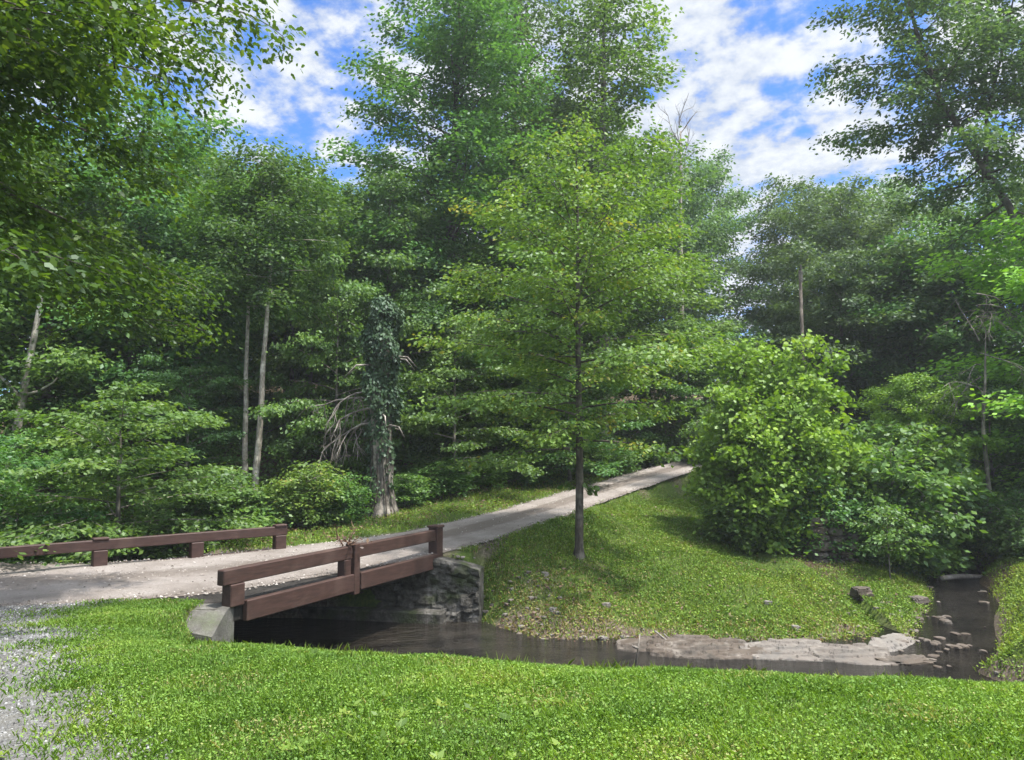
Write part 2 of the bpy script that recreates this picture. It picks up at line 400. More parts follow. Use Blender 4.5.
mpw = q.n('ShaderNodeMapping'); mpw.inputs['Location'].default_value = (3.1, 1.7, 0); mpw.inputs['Rotation'].default_value = (0, 0, rad(25)); q.l(cb.outputs[0], mpw.inputs[0])
big = q.noise(mpw.outputs[0], 1.3, 3, .5); small = q.noise(mpw.outputs[0], 10.5, 7, .58); fine = q.noise(mpw.outputs[0], 17, 5, .6)
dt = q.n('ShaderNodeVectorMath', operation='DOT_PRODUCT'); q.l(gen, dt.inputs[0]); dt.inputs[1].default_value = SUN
near_sun = q.mapr(dt.outputs['Value'], .45, 1.0)                       # clouds thickened and brightened towards the overhead sun, out of view, as added fill
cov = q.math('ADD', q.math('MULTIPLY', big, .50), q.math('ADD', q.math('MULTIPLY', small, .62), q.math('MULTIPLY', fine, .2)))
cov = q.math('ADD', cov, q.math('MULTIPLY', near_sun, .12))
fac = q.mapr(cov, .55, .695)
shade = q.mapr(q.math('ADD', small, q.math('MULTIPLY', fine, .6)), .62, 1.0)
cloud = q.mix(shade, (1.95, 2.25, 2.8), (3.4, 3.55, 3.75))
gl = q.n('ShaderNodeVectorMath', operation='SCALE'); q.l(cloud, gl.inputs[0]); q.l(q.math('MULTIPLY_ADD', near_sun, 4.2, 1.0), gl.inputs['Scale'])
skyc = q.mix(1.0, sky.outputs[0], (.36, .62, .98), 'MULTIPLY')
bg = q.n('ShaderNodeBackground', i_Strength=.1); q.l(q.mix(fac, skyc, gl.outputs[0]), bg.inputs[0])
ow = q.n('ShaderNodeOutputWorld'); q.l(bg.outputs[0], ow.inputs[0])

S.view_settings.view_transform = 'Standard'; S.view_settings.look = 'None'; S.view_settings.gamma = 1; S.view_settings.use_curve_mapping = False
S.view_settings.exposure = 1.5
S.render.engine = 'CYCLES'
cy = S.cycles; cy.use_denoising = True; cy.max_bounces = 7; cy.diffuse_bounces = 4; cy.transmission_bounces = 4; cy.glossy_bounces = 2
cy.caustics_reflective = False; cy.caustics_refractive = False; cy.sample_clamp_indirect = 6

# ------------------------------------------------------------------ ground, road, drive, water
def graded(lo, hi, step, far, g=1.18):
    a = list(np.arange(lo, hi + 1e-6, step)); s = step
    x = a[-1]
    while x < far[1]: s *= g; x += s; a.append(x)
    s = step; x = a[0]
    while x > far[0]: s *= g; x -= s; a.insert(0, x)
    return np.array(a)
gx = graded(-13, 16, .16, (-100, 100)); gy = graded(2.5, 32, .16, (-30, 110))
gx = gx[np.abs(gx) < 118]; gy = gy[(gy > -40) & (gy < 132)]
me, V = grid_mesh('ground', gx, gy)
x, y = V[:, 0], V[:, 1]; ground_V = V
dr, sr, (zr, wr) = pl(x, y, ROAD); ds, ss, _ = pl(x, y, STREAM); dd, s2, _ = pl(x, y, SIDE)
soil = np.maximum(sstep(np.where(x > 7.6, 1.1, 2.6), np.where(x > 7.6, .5, 1.3), ds) * 1.0, sstep(1.2, .5, dd) * (x > 8)) + sstep(.6, .0, np.abs(dr - wr)) * .3 + .22 * sstep(3.4, .8, np.hypot((x - .6) * .8, y - 17.2)) * (ss > 0) + .3 * sstep(3.4, 1.6, ds) * (ss > 0)
soil = np.clip(soil + .25 * wav(x, y, 1.5), 0, 1)
forest = np.where((ss > 0) & (sr < 0), sstep(1.6, 3.4, dr - wr), 0); forest = np.maximum(forest, sstep(25, 31, y) * (sr > 0) * sstep(3, 6, dr - wr))
forest = np.maximum(forest, sstep(17, 22, y) * (x > 8)); forest = np.maximum(forest, sstep(30, 40, np.hypot(x, y)))
for nm, ar in (('soil', soil), ('forest', forest)):
    a = me.attributes.new(nm, 'FLOAT', 'POINT'); a.data.foreach_set('value', ar.astype(np.float32))
tag(link('ground', me, M['ground']), 'grassy ground with creek cut and forest floor', 'ground', kind='structure')

# gravel road: a ribbon with a slight crown
def ribbon(name, pts, zoff, mat, label, cat, cross, zfun=None, attr=None, sub=0.35):
    P = np.array(pts, float); seg = np.r_[0, np.cumsum(np.hypot(*np.diff(P[:, :2], axis=0).T))]
    n = int(seg[-1] / sub); t = np.linspace(0, seg[-1], n)
    C = np.stack([np.interp(t, seg, P[:, k]) for k in range(P.shape[1])], 1)
    k = np.ones(9) / 9
    for c in range(P.shape[1]): C[:, c] = np.convolve(np.pad(C[:, c], 4, mode='edge'), k, 'valid')
    T = np.gradient(C[:, :2], axis=0); T /= np.linalg.norm(T, axis=1)[:, None]
    R = np.stack([T[:, 1], -T[:, 0]], 1); u = np.linspace(-1, 1, cross)
    wj = C[:, 3] if P.shape[1] > 3 else np.ones(n)
    wl = wj + .10 * wav(C[:, 0], C[:, 1], 2.0) + .06 * wav(C[:, 0], C[:, 1], 5, 2); wr_ = wj + .10 * wav(C[:, 0], C[:, 1], 2.3, 4) + .06 * wav(C[:, 0], C[:, 1], 5, 5)
    ww = np.where(u[None] < 0, wl[:, None], wr_[:, None]) * u[None]
    XY = C[:, None, :2] + R[:, None, :] * ww[..., None]
    Z = C[:, 2:3] + zoff + zfun(u)[None, :] if zfun else np.repeat(C[:, 2:3] + zoff, cross, 1)
    V = np.concatenate([XY, Z[..., None]], -1).reshape(-1, 3)
    F = [(i * cross + j, i * cross + j + 1, (i + 1) * cross + j + 1, (i + 1) * cross + j) for i in range(n - 1) for j in range(cross - 1)]
    me = bpy.data.meshes.new(name); me.from_pydata(V.tolist(), [], F); me.polygons.foreach_set('use_smooth', [True] * len(F))
    if attr:
        a = me.attributes.new(attr[0], 'FLOAT', 'POINT'); a.data.foreach_set('value', np.array(attr[1](V, np.tile(u, n)), np.float32))
    return tag(link(name, me, mat), label, cat, kind='structure')
rd = ribbon('road', ROAD, 0.012, M['road_gravel'], 'pale gravel lane crossing the bridge and climbing into the woods', 'road', 25,
       lambda u: -.035 * u ** 2 + .012 * np.cos(u * 9), ('track', lambda V, u: np.exp(-((u) / .2) ** 2) * 1.3 * sstep(-4, 0, V[:, 0]) + np.exp(-((u) / .3) ** 2) * .6 + np.exp(-((np.abs(u) - .97) / .12) ** 2) * .6))
ribbon('water', [(a, b, c, 3.0 if a < 3 else 2.0) for a, b, c in STREAM], 0.0, M['water'], 'shallow dark creek running under the bridge', 'water', 9, None,
       ('riffle', lambda V, u: .3 * sstep(-2, 1, V[:, 0]) + .7 * sstep(6.5, 8.5, V[:, 0])), .3)
me, V = grid_mesh('gravel_drive', np.arange(-16, -1.0, .12), np.arange(-2, 14.5, .12),
                  lambda cx, cy: (gravel_mask(cx, cy) > .0) & (cy < 12.6 + np.maximum(0, -(cx + 5.5)) * .16), .008)
tag(link('gravel_drive', me, M['drive_gravel']), 'light grey gravel drive in the lower left corner', 'drive', kind='structure')

# ------------------------------------------------------------------ bridge
rng = np.random.default_rng(7); random.seed(7)
ang_n = math.atan2(*(NR - NL)[::-1]); ang_f = math.atan2(*(FR - FL)[::-1])
bridge = tag(empty('bridge', (-5.5, 15.3, 0)), 'small road bridge with low brown timber rails over the creek', 'bridge')
BO = np.array([-5.5, 15.3, 0])
def loc(o, p, rz=0.0):
    o.location = np.asarray(p, float) - BO; o.rotation_euler = (0, 0, rz); return o
def bar(name, p, q, z, h, t, mat, side=0.0, ext=(0, 0), bev=.015, parent=None):
    """beam between two plan points, centred at z; side = offset to the right of p->q"""
    p = np.asarray(p, float); q = np.asarray(q, float); d = (q - p); L = np.linalg.norm(d); d /= L; r = np.array([d[1], -d[0]])
    c = (p - d * ext[0] + q + d * ext[1]) / 2 + r * side
    b = MB(); b.box((0, 0, 0), (L + sum(ext), t, h), bev=bev)
    o = b.build(name, mat, parent or bridge)
    return loc(o, (c[0], c[1], z), math.atan2(d[1], d[0]))
# stream side rail: two beams over three posts
dn = (NR - NL) / np.linalg.norm(NR - NL); rn = np.array([dn[1], -dn[0]]); LN = np.linalg.norm(NR - NL)
mid = NL + dn * LN * .52
def post(p, ang, w, d, z0, z1, parent=bridge):
    b = MB(); b.box((0, 0, 0), (w, d, z1 - z0), bev=.015)
    return loc(b.build('post', M['brown_paint'], parent), (p[0], p[1], (z0 + z1) / 2), ang)
bar('rail', NL, mid, .43, .25, .17, M['brown_paint'], 0, (-.08, -.05))
bar('rail', mid, NR, .43, .25, .17, M['brown_paint'], 0, (-.10, -.12))
post(NL + dn * .36, ang_n, .30, .22, -.06, .305)
post(mid + rn * .03, ang_n, .17, .26, -.40, .60); post(mid - dn * .22, ang_n, .20, .20, -.30, .305)
post(NR, ang_n, .26, .26, -.36, .60)
b = MB(); b.box((0, 0, 0), (.31, .31, .06), bev=.015); loc(b.build('post_cap', M['brown_paint'], bridge), (NR[0], NR[1], .631), ang_n)
bar('fascia_beam', NL, mid, -.16, .34, .12, M['brown_paint'], .10, (-.52, -.09))
bar('fascia_beam', mid, NR, -.16, .34, .12, M['brown_paint'], .10, (-.13, -.14))
# far rail: one long beam on posts
df = (FR - FL) / np.linalg.norm(FR - FL); LF = np.linalg.norm(FR - FL)
bar('rail', FL, FR, .44, .22, .16, M['brown_paint'], 0, (.1, .12))
for k in range(5):
    post(FR - df * (.05 + 2.0 * k) * 1.0, ang_f, .28, .22, -.2, .329)
    if k in (0, 2, 4):
        b = MB(); b.box((0, 0, 0), (.31, .21, .05), bev=.012); loc(b.build('post_cap', M['brown_paint'], bridge), (*(FR - df * (.05 + 2.0 * k)), .572), ang_f)
bar('fascia_beam', FL, FR, -.16, .30, .12, M['brown_paint'], -.1, (0, 0))
# deck slab and girders
deckpts = [NL + rn * .02 + dn * .35, NR + rn * .02 + dn * .05, FR, FL + df * 1.6]
b = MB(); v = [(p[0] - BO[0], p[1] - BO[1], z) for z in (-.30, -.045) for p in deckpts]
b.add(v, [(3, 2, 1, 0), (4, 5, 6, 7), (0, 1, 5, 4), (1, 2, 6, 5), (2, 3, 7, 6), (3, 0, 4, 7)])
b.build('deck', M['tar_wood'], bridge)
for k in range(5):
    f = (k + 1.0) / 5.6
    bar('girder', NL * (1 - f) + (FL + df * 1.6) * f + dn * .2, NR * (1 - f) + FR * f - dn * .1, -.47, .32, .16, M['tar_wood'], 0, (0, 0), .01)
# abutments
def wall_mb(p, q, z0, z1, th, seed, name, course=.42, fall=0.0):
    """a rough rubble wall, one mesh: front, top, back and ends of a displaced sheet"""
    p = np.asarray(p, float); q = np.asarray(q, float); d = q - p; L = np.linalg.norm(d); d /= L
    nx, nz = int(L / .07), int((z1 - z0) / .07); prof = []
    for k in range(nz + 1): prof.append((-th / 2, z0 + (z1 - z0) * k / nz))
    prof += [(0, z1), (th / 2, z1), (th / 2, z0)]; m = len(prof); V = []; r_ = random.Random(seed)
    for i in range(nx + 1):
        x = L * i / nx; dz = -fall * max(0, (x - (L - 1.3)) / 1.3) ** 1.5
        for k, (y_, z_) in enumerate(prof):
            zz = z_ + dz * (z_ - z0) / (z1 - z0)
            if k <= nz:
                c = mnoise.voronoi(Vector((x * 1.9, zz * 3.4, seed)))[0]; e = max(0, .16 - (c[1] - c[0])) / .16
                y_ += .05 * e - .035 * mnoise.cell(Vector((x * 1.3, zz * 2.3, seed))) + .045 * mnoise.fractal(Vector((x * 2, zz * 2, seed)), .8, 2.1, 4)
            V.append((x + (.04 * mnoise.noise(Vector((zz * 3, seed, 1))) if i == nx else 0), y_, zz))
    F = [(i * m + k, (i + 1) * m + k, (i + 1) * m + k + 1, i * m + k + 1) for i in range(nx) for k in range(m - 1)] + [tuple(range(m))[::-1], tuple(range(nx * m, nx * m + m))]
    b = MB(); b.add(V, F); o = b.build(name, M['rubble'], bridge)
    return loc(o, (p[0], p[1], 0), math.atan2(d[1], d[0]))
wall_mb((-7.2, 18.75), (-.72, 17.5), -1.9, -.06, .5, 3, 'abutment', .3, .25)
wall_mb((-11.0, 14.55), (-4.72, 12.2), -1.9, -.06, .5, 5, 'abutment')
b = MB(); b.box((0, 0, 0), (5.6, .5, .35), bev=.04); loc(b.build('footing', M['rubble'], bridge), (-4.3, 17.85, -1.42), math.atan2(-1.2, 6.25))
# wing wall beside the near post
b = MB()
ring = [(-.44, -.06), (-.36, -.46), (.15, -.52), (.16, .02), (.16, .35), (-.42, .35)]; top = [-.05, -.24, -.32, -.03, .0, .0]
v = [(x_, y_, -1.7) for x_, y_ in ring] + [(x_, y_, z_) for (x_, y_), z_ in zip(ring, top)] + [(-.15, -.08, -.045)]
b.add(v, [(5, 4, 3, 2, 1, 0)] + [(k, (k + 1) % 6, 6 + (k + 1) % 6, 6 + k) for k in range(6)] + [(6 + k, 6 + (k + 1) % 6, 12) for k in range(6)])
loc(b.build('wing_wall', M['old_concrete'], bridge), (NL[0] + .02, NL[1] + .0, -.03), 0)

# ------------------------------------------------------------------ plants
class Plant:
    def __init__(s, seed): s.r = np.random.default_rng(seed); s.w = MB(); s.P = []; s.D = []; s.T = []; s.L = []
    def leaves(s, pts, dirs, tint, length):
        s.P.append(pts); s.D.append(dirs); s.T.append(tint); s.L.append(length)
    def stem(s, H, r0, base, prof, nl, el=(5, 55), nleaf=20000, leaf=.12, pts=None, lean=(0, 0), org=(0, 0, 0), wob=.10, flat=.07, droop=18, subk=3.2, spread=.16,
             sides=7, bare=0.15, keep=1.0, azim=None, subwood=True):
        r = s.r
        if pts is None:
            k = np.linspace(0, 1, 11); wx = np.cumsum(r.normal(0, wob * H / 40, 11)); wy = np.cumsum(r.normal(0, wob * H / 40, 11)); wx[0] = wy[0] = 0
            pts = np.stack([org[0] + lean[0] * k ** 1.3 + wx, org[1] + lean[1] * k ** 1.3 + wy, org[2] + k * H], 1)
        pts = np.asarray(pts, float); m = len(pts); fz = np.linspace(0, 1, m)
        rr = r0 * (np.clip(1 - fz, 0, 1) ** .85 * .94 + .06); rr[0] *= 1.45
        p0 = pts.copy(); p0 = np.vstack([p0[0] - [0, 0, .35], p0[0] + (p0[1] - p0[0]) * .0, p0[0] + (p0[1] - p0[0]) * .22, p0[1:]])
        rr = np.r_[rr[0] * 1.1, rr[0], r0, rr[1:]]
        s.w.tube(p0, rr, sides)
        tip = lambda f: np.array([np.interp(f, fz, pts[:, c]) for c in range(3)])
        subs = []
        az0 = r.uniform(0, 6.28)
        for i in range(nl):
            if r.random() > keep: continue
            g = ((i + .5) / nl); f = base + (1 - base) * g ** .92
            L = prof(g) * r.uniform(.72, 1.18)
            if L < .12: L = .12
            az = az0 + i * 2.399 + r.normal(0, .25)
            if azim is not None: az = azim + r.normal(0, .9)
            e = rad(el[0] + (el[1] - el[0]) * g + r.normal(0, 6))
            p = tip(f); q_ = [p]; n = 7
            for k in range(n):
                ee = e - rad(droop) * (k / n) ** 1.2; az += r.normal(0, .09)
                p = p + L / n * np.array([math.cos(az) * math.cos(ee), math.sin(az) * math.cos(ee), math.sin(ee)]); q_.append(p)
            q_ = np.array(q_); lr = max(.012, min(.42 * np.interp(f, fz, r0 * (1 - fz) + .01), .035 * L + .004))
            s.w.tube(q_, np.linspace(lr, .005, n + 1), 5, cap=False)
            ns = max(2, int(L * subk)); side = 1
            for u in np.linspace(bare, .98, ns):
                u = min(.99, u + r.normal(0, .03)); side = -side
                kk = min(n - 1, int(u * n)); a = q_[kk] + (q_[kk + 1] - q_[kk]) * (u * n - kk); d = q_[kk + 1] - q_[kk]
                ha = math.atan2(d[1], d[0]) + side * rad(r.uniform(28, 68)); sl = (.14 + .40 * L * (1 - .55 * u)) * r.uniform(.6, 1.2) * (0.6 + .4 * min(1, u / .4))
                he = rad(r.normal(4, 9)); sq = [a]
                for k in range(3):
                    he -= rad(droop * .25); a = a + sl / 3 * np.array([math.cos(ha) * math.cos(he), math.sin(ha) * math.cos(he), math.sin(he)]); sq.append(a); ha += r.normal(0, .12)
                sq = np.array(sq); subs.append((sq, sl, ha, r.normal(0, .16)))
                if subwood: s.w.tube(sq, np.linspace(min(.012, lr * .5), .003, 4), 3, cap=False)
            subs.append((q_[-3:], L * 2 / n, az, r.normal(0, .16)))
        # top
        tot = sum(x[1] for x in subs)
        for sq, sl, ha, tn in subs:
            c = max(4, int(nleaf * sl / tot)); u = r.uniform(.05, 1.05, c) * (len(sq) - 1); k = np.clip(u.astype(int), 0, len(sq) - 2)
            P = sq[k] + (sq[k + 1] - sq[k]) * (u - k)[:, None]
            P = P + np.stack([r.normal(0, spread, c), r.normal(0, spread, c), r.normal(0, flat, c) - abs(r.normal(0, flat * .6, c))], 1)
            a = ha + r.normal(0, .95, c); e = r.normal(-.32, .3, c)
            s.leaves(P, np.stack([np.cos(a) * np.cos(e), np.sin(a) * np.cos(e), np.sin(e)], 1), np.clip(.5 + tn + r.normal(0, .17, c), 0, 1), leaf * r.uniform(.6, 1.3, c))
    def crown_mesh(s, name, wid=.58, tilt=.75, shape=4):
        P = np.vstack(s.P); D = np.vstack(s.D); T = np.concatenate(s.T); L = np.concatenate(s.L)[:, None]; n = len(P); r = s.r
        U = np.stack([r.normal(0, tilt, n), r.normal(0, tilt, n), np.ones(n)], 1)
        U -= D * (U * D).sum(1)[:, None]; U /= np.linalg.norm(U, axis=1)[:, None]
        Sd = np.cross(D, U); w = L * wid * .5
        if shape == 4:
            V = np.stack([P, P + D * L * .45 + Sd * w - U * L * .07, P + D * L - U * L * .10, P + D * L * .45 - Sd * w - U * L * .07], 1)
        else:   # lobed leaf outline
            V = np.stack([P, P + D * L * .22 + Sd * w * .95 - U * L * .05, P + D * L * .50 + Sd * w * .55 - U * L * .03, P + D * L * .58 + Sd * w * .8 - U * L * .07, P + D * L - U * L * .12,
                          P + D * L * .58 - Sd * w * .8 - U * L * .07, P + D * L * .50 - Sd * w * .55 - U * L * .03, P + D * L * .22 - Sd * w * .95 - U * L * .05], 1)
        return np_mesh(name, V.reshape(-1, 3), V.shape[1], T)

def plant(name, label, cat, P, leafmat, bark, loc_, group=None, rz=0.0, trunk='trunk', crown='crown', shape=4, tilt=.75, wid=.58):
    root = tag(empty(name, loc_, rz), label, cat, group)
    P.w.build(trunk, bark, root, True)
    me = P.crown_mesh(crown, wid, tilt, shape); link(crown, me, None, root); me.materials.append(leafmat)
    return root

def copy_thing(root, loc_, rz, sc, label, group, leafmat=None, bark=None, name=None):
    c = root.copy(); COL.objects.link(c); c.location = loc_; c.rotation_euler = (0, 0, rz); c.scale = sc; c['label'] = label
    if name: c.name = name
    if group: c['group'] = group
    for ch in list(root.children):
        d = ch.copy(); COL.objects.link(d); d.parent = c
        mt = leafmat if ch.name.split('.')[0] in ('crown', 'foliage') else bark
        if mt: d.material_slots[0].link = 'OBJECT'; d.material_slots[0].material = mt
    return c

oval = lambda R, p=.8, lo=.55: (lambda g: R * (lo + (1 - lo) * math.sin(math.pi * min(1, (g + .12) / 1.12) ** p)) * (1 if g < .8 else max(.12, (1 - g) / .2)))
cone = lambda R, tip=.12: (lambda g: R * (tip + (1 - tip) * (1 - g) ** .8))

# --- the tree on the bank
b0 = hit(579, 557); z0 = tz(b0[0], b0[1])
P = Plant(11)
Ht = 11.8
P.stem(Ht, .118, .23, lambda g: 3.75 * (.50 + .5 * math.sin(math.pi * min(1, (g * .86 + .22)))) * (1 if g < .6 else max(.1, ((1 - g) / .4) ** .8)), 62, (2, 62), 36000, .125, droop=20, flat=.09, subk=2.3, wob=.05, spread=.19, keep=.93, sides=10)
# a small tuft of leaves low on the trunk
for k, (az, L) in enumerate(((.1, .45), (2.9, .35), (-.4, .35))):
    p = np.array([0, 0, 1.75 + .05 * k]); qq = np.array([p, p + [math.cos(az) * L * .5, math.sin(az) * L * .5, .1], p + [math.cos(az) * L, math.sin(az) * L, .02]])
    P.w.tube(qq, [.012, .008, .004], 4); c = 16; u = P.r.uniform(.3, 1, c)
    P.leaves(p + u[:, None] * (qq[2] - p) + P.r.normal(0, .05, (c, 3)), np.stack([np.cos(az + P.r.normal(0, .8, c)), np.sin(az + P.r.normal(0, .8, c)), P.r.normal(-.5, .3, c)], 1), P.r.uniform(0, .3, c), P.r.uniform(.12, .18, c))
plant('bank_tree', 'slender layered tree standing alone on the grassy bank right of the bridge', 'tree', P, M['leaf_spotted'], M['bark_dark'], (b0[0], b0[1], z0))

# --- bright multi-stem bush by the stone pier
P = Plant(21)
for k in range(11):
    a = k * 2.4; lean = (math.cos(a) * 2.0 * (.4 + .6 * (k % 3) / 2), math.sin(a) * 1.5 * (.4 + .6 * (k % 3) / 2))
    P.stem([6.3, 4.7, 3.2][k % 3] * P.r.uniform(.78, 1.08), .05, .03, oval(1.45), 24, (10, 60), 4200, .145, lean=lean, org=(math.cos(a) * .35, math.sin(a) * .35, 0), droop=15, flat=.13, spread=.2, subk=2.6, sides=5)
for k in range(6):
    a = k * .785 + .2; P.stem(P.r.uniform(1.5, 2.3), .03, .04, oval(1.1), 16, (-5, 45), 2300, .145, lean=(math.cos(a) * 1.5, math.sin(a) * 1.5), org=(math.cos(a) * .7, math.sin(a) * .7, 0), droop=25, flat=.14, spread=.2, subk=2.6, sides=5)
p = hit(782, 540)
plant('sycamore_bush', 'tall bright yellow green bush with big leaves above the stone pier', 'bush', P, M['leaf_bright'], M['bark_grey'], (p[0], p[1], tz(p[0], p[1])), shape=8, tilt=1.2, wid=.9, trunk='stems')
P = Plant(22)
for k in range(9):
    a = k * 2.4; s_ = .4 + .6 * (k % 3) / 2
    P.stem([3.5, 2.9, 2.2][k % 3], .035, .05, oval(1.1), 16, (10, 55), 1700, .16, lean=(math.cos(a) * 1.2 * s_, math.sin(a) * 1.1 * s_), org=(math.cos(a) * .3, math.sin(a) * .3, 0), droop=15, flat=.1, spread=.18, subk=2.6, sides=5)
p = at(894, 540, 22.6)
round_bush = plant('round_bush', 'rounded mid green bush just right of the bright tall bush', 'bush', P, M['leaf_mid'], M['bark_grey'], (p[0], p[1], tz(p[0], p[1])), trunk='stems', tilt=.9)
round_bush.scale = (1.3, 1.3, 1.2)

# --- overhanging tree at the left edge, close to the camera
P = Plant(31)
P.stem(10.5, .24, .45, oval(4.45, .7, .7), 46, (-4, 45), 80000, .105, droop=34, flat=.16, spread=.24, subk=2.6, wob=.05, sides=10)
for az, zz, L in ((-.15, 6.6, 4.3), (.12, 8.1, 5.2), (-.45, 6.6, 4.4), (-.9, 5.2, 3.6)):   # long limbs reaching over the drive
    P.stem(1, .01, .02, lambda g: 1.0, 20, (0, 20), 3800, .105, pts=[(math.cos(az) * L * t, math.sin(az) * L * t, zz + 1.2 * t - 1.1 * t * t) for t in np.linspace(0, 1, 9)], droop=30, flat=.18, spread=.2)
plant('overhanging_tree', 'leafy tree at the left edge with boughs hanging over the drive', 'tree', P, M['leaf_near'], M['bark_dark'], (-8.9, 9.0, tz(-8.9, 9.0)), shape=8, tilt=.6, wid=.62)

# --- leaning tall tree at the upper right
P = Plant(41)
tb = np.array([19.2, 25.5]); zb = tz(*tb)
P.stem(22, .20, .43, oval(3.6, .7, .7), 46, (-5, 50), 27000, .17, pts=[(0, 0, 0), (-.1, 0, 3), (-.25, 0, 6), (-.6, 0, 9), (-1.4, 0, 11.5), (-2.6, 0, 13.6), (-3.7, 0, 15.6), (-4.4, 0, 18), (-4.8, 0, 20), (-5, 0, 22)], droop=25, flat=.16, spread=.22, subk=2.1, sides=9)
P.stem(9, .08, .25, oval(2.8, .7, .7), 26, (-5, 50), 16000, .17, pts=[(-2.2, 0, 12.9), (-1.9, .2, 15), (-1.2, .3, 17.2), (-.6, .3, 19.5), (.2, .3, 22)], droop=25, flat=.16, spread=.22, subk=2.1)
plant('leaning_tree', 'tall dark tree with a leaning bare trunk against the sky at upper right', 'tree', P, M['leaf_cool'], M['bark_dark'], (tb[0], tb[1], zb))

# --- prototypes of the wood, first use each
def proto_broad(seed, H, R, nl, nleaf, leaf, base=.22, el=(0, 55), flat=.2, droop=24, spread=.33, subk=1.3, rk=.014):
    P = Plant(seed); P.stem(H, rk * H, base, oval(R, .75, .6), nl, el, nleaf, leaf, droop=droop, flat=flat, spread=spread, subk=subk, sides=7, keep=.92, wob=.12); return P
def proto_shrub(seed, H, R, n, nleaf, leaf, flat=.07):
    P = Plant(seed)
    for k in range(n):
        a = k * 2.4 + P.r.uniform(-.3, .3); d = R * .55 * math.sqrt((k + .3) / n)
        P.stem(H * P.r.uniform(.6, 1.05), .022, .08, oval(R * .52), 13, (0, 50), nleaf // n, leaf, lean=(math.cos(a) * d, math.sin(a) * d), org=(math.cos(a) * .2, math.sin(a) * .2, 0), flat=flat, droop=25, spread=.13, subk=3, sides=4, subwood=False)
    return P
protos = {}
def put(kind, px, Y, label, H, R, mat, bark=None, rz=None, group=None, name=None, dz=0.0, X=None):
    """H, R: wanted height and crown radius in metres"""
    n0, cat, h0, r0 = KIND[kind]
    x_ = at(px, 444, Y)[0] if X is None else X; l = (x_, Y, tz(x_, Y) + dz)
    rz = (abs(hash_(px * 7.3 + Y)) % 6.28) if rz is None else rz
    sc = (R / r0, R / r0, H / h0)
    if kind not in protos:
        o = plant(name or n0, label, cat, MAKE[kind](), mat, bark or M['bark_grey'], l, group, rz, trunk='stems' if cat == 'shrub' else 'trunk'); o.scale = sc; protos[kind] = o
        return o
    return copy_thing(protos[kind], l, rz, sc, label, group, mat, bark, name or n0)
def hash_(v): return math.sin(v * 12.9898) * 43758.5453
KIND = {'broad': ('broadleaf_tree', 'tree', 13, 3.6), 'wide': ('broadleaf_tree', 'tree', 12, 4.3), 'tall': ('forest_tree', 'tree', 21, 4.0), 'airy': ('forest_tree', 'tree', 20, 3.2),
        'layered': ('understory_tree', 'tree', 5.5, 2.8), 'pole': ('slender_tree', 'tree', 14, 2.3), 'shrub': ('shrub', 'shrub', 2.2, 1.3), 'bramble': ('shrub', 'shrub', 1.3, 1.1), 'fine': ('broadleaf_tree', 'tree', 11, 3.2)}
MAKE = {'broad': lambda: proto_broad(51, 13, 3.6, 58, 42000, .18, .14), 'wide': lambda: proto_broad(52, 12, 4.3, 52, 40000, .18, .16), 'tall': lambda: proto_broad(53, 21, 4.0, 96, 70000, .17, .20, (5, 60)),
        'airy': lambda: proto_broad(54, 20, 3.2, 66, 32000, .17, .30, (15, 65)), 'layered': lambda: proto_broad(55, 5.5, 2.8, 34, 20000, .13, .08, (2, 38), .06, 20, .22, 1.9),
        'pole': lambda: proto_broad(56, 14, 2.3, 40, 18000, .15, .60, (0, 50), rk=.0088), 'shrub': lambda: proto_shrub(57, 2.2, 1.3, 9, 9000, .11), 'bramble': lambda: proto_shrub(58, 1.3, 1.1, 8, 6000, .10, .05),
        'fine': lambda: proto_broad(59, 11, 3.2, 64, 42000, .16, .06, (0, 50), .12, 24, .26, 1.6)}
D_, MI, BR, CO, SP = M['leaf_deep'], M['leaf_mid'], M['leaf_bright'], M['leaf_cool'], M['leaf_spotted']
bd, bgr, bp = M['bark_dark'], M['bark_grey'], M['bark_pale']
G1 = 'forest trees on the hillside left of the road'; G2 = 'trees of the wood right of the road'
T = put
# left wood, front to back
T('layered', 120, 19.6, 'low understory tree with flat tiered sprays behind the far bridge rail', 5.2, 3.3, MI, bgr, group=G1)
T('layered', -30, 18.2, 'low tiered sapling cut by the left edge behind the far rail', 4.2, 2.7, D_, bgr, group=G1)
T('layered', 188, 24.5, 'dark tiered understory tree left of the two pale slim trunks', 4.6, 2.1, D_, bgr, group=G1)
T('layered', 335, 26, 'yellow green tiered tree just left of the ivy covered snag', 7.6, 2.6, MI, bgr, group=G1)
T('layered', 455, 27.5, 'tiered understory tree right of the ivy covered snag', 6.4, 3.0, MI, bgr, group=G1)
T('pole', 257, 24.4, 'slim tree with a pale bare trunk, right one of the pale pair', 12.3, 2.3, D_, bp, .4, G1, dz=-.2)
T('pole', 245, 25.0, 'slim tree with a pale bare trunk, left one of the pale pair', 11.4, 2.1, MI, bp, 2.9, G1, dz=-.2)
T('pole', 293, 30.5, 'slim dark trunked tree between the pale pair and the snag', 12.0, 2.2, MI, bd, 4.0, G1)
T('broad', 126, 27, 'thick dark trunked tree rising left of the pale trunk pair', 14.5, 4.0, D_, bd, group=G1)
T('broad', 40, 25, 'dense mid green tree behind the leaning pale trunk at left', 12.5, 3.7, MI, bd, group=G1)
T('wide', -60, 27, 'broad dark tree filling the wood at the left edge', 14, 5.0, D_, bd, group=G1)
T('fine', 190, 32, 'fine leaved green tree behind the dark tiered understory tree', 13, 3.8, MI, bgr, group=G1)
T('broad', 285, 38, 'rounded hilltop tree under the left patch of cloud', 12.5, 4.4, D_, bgr, group=G1)
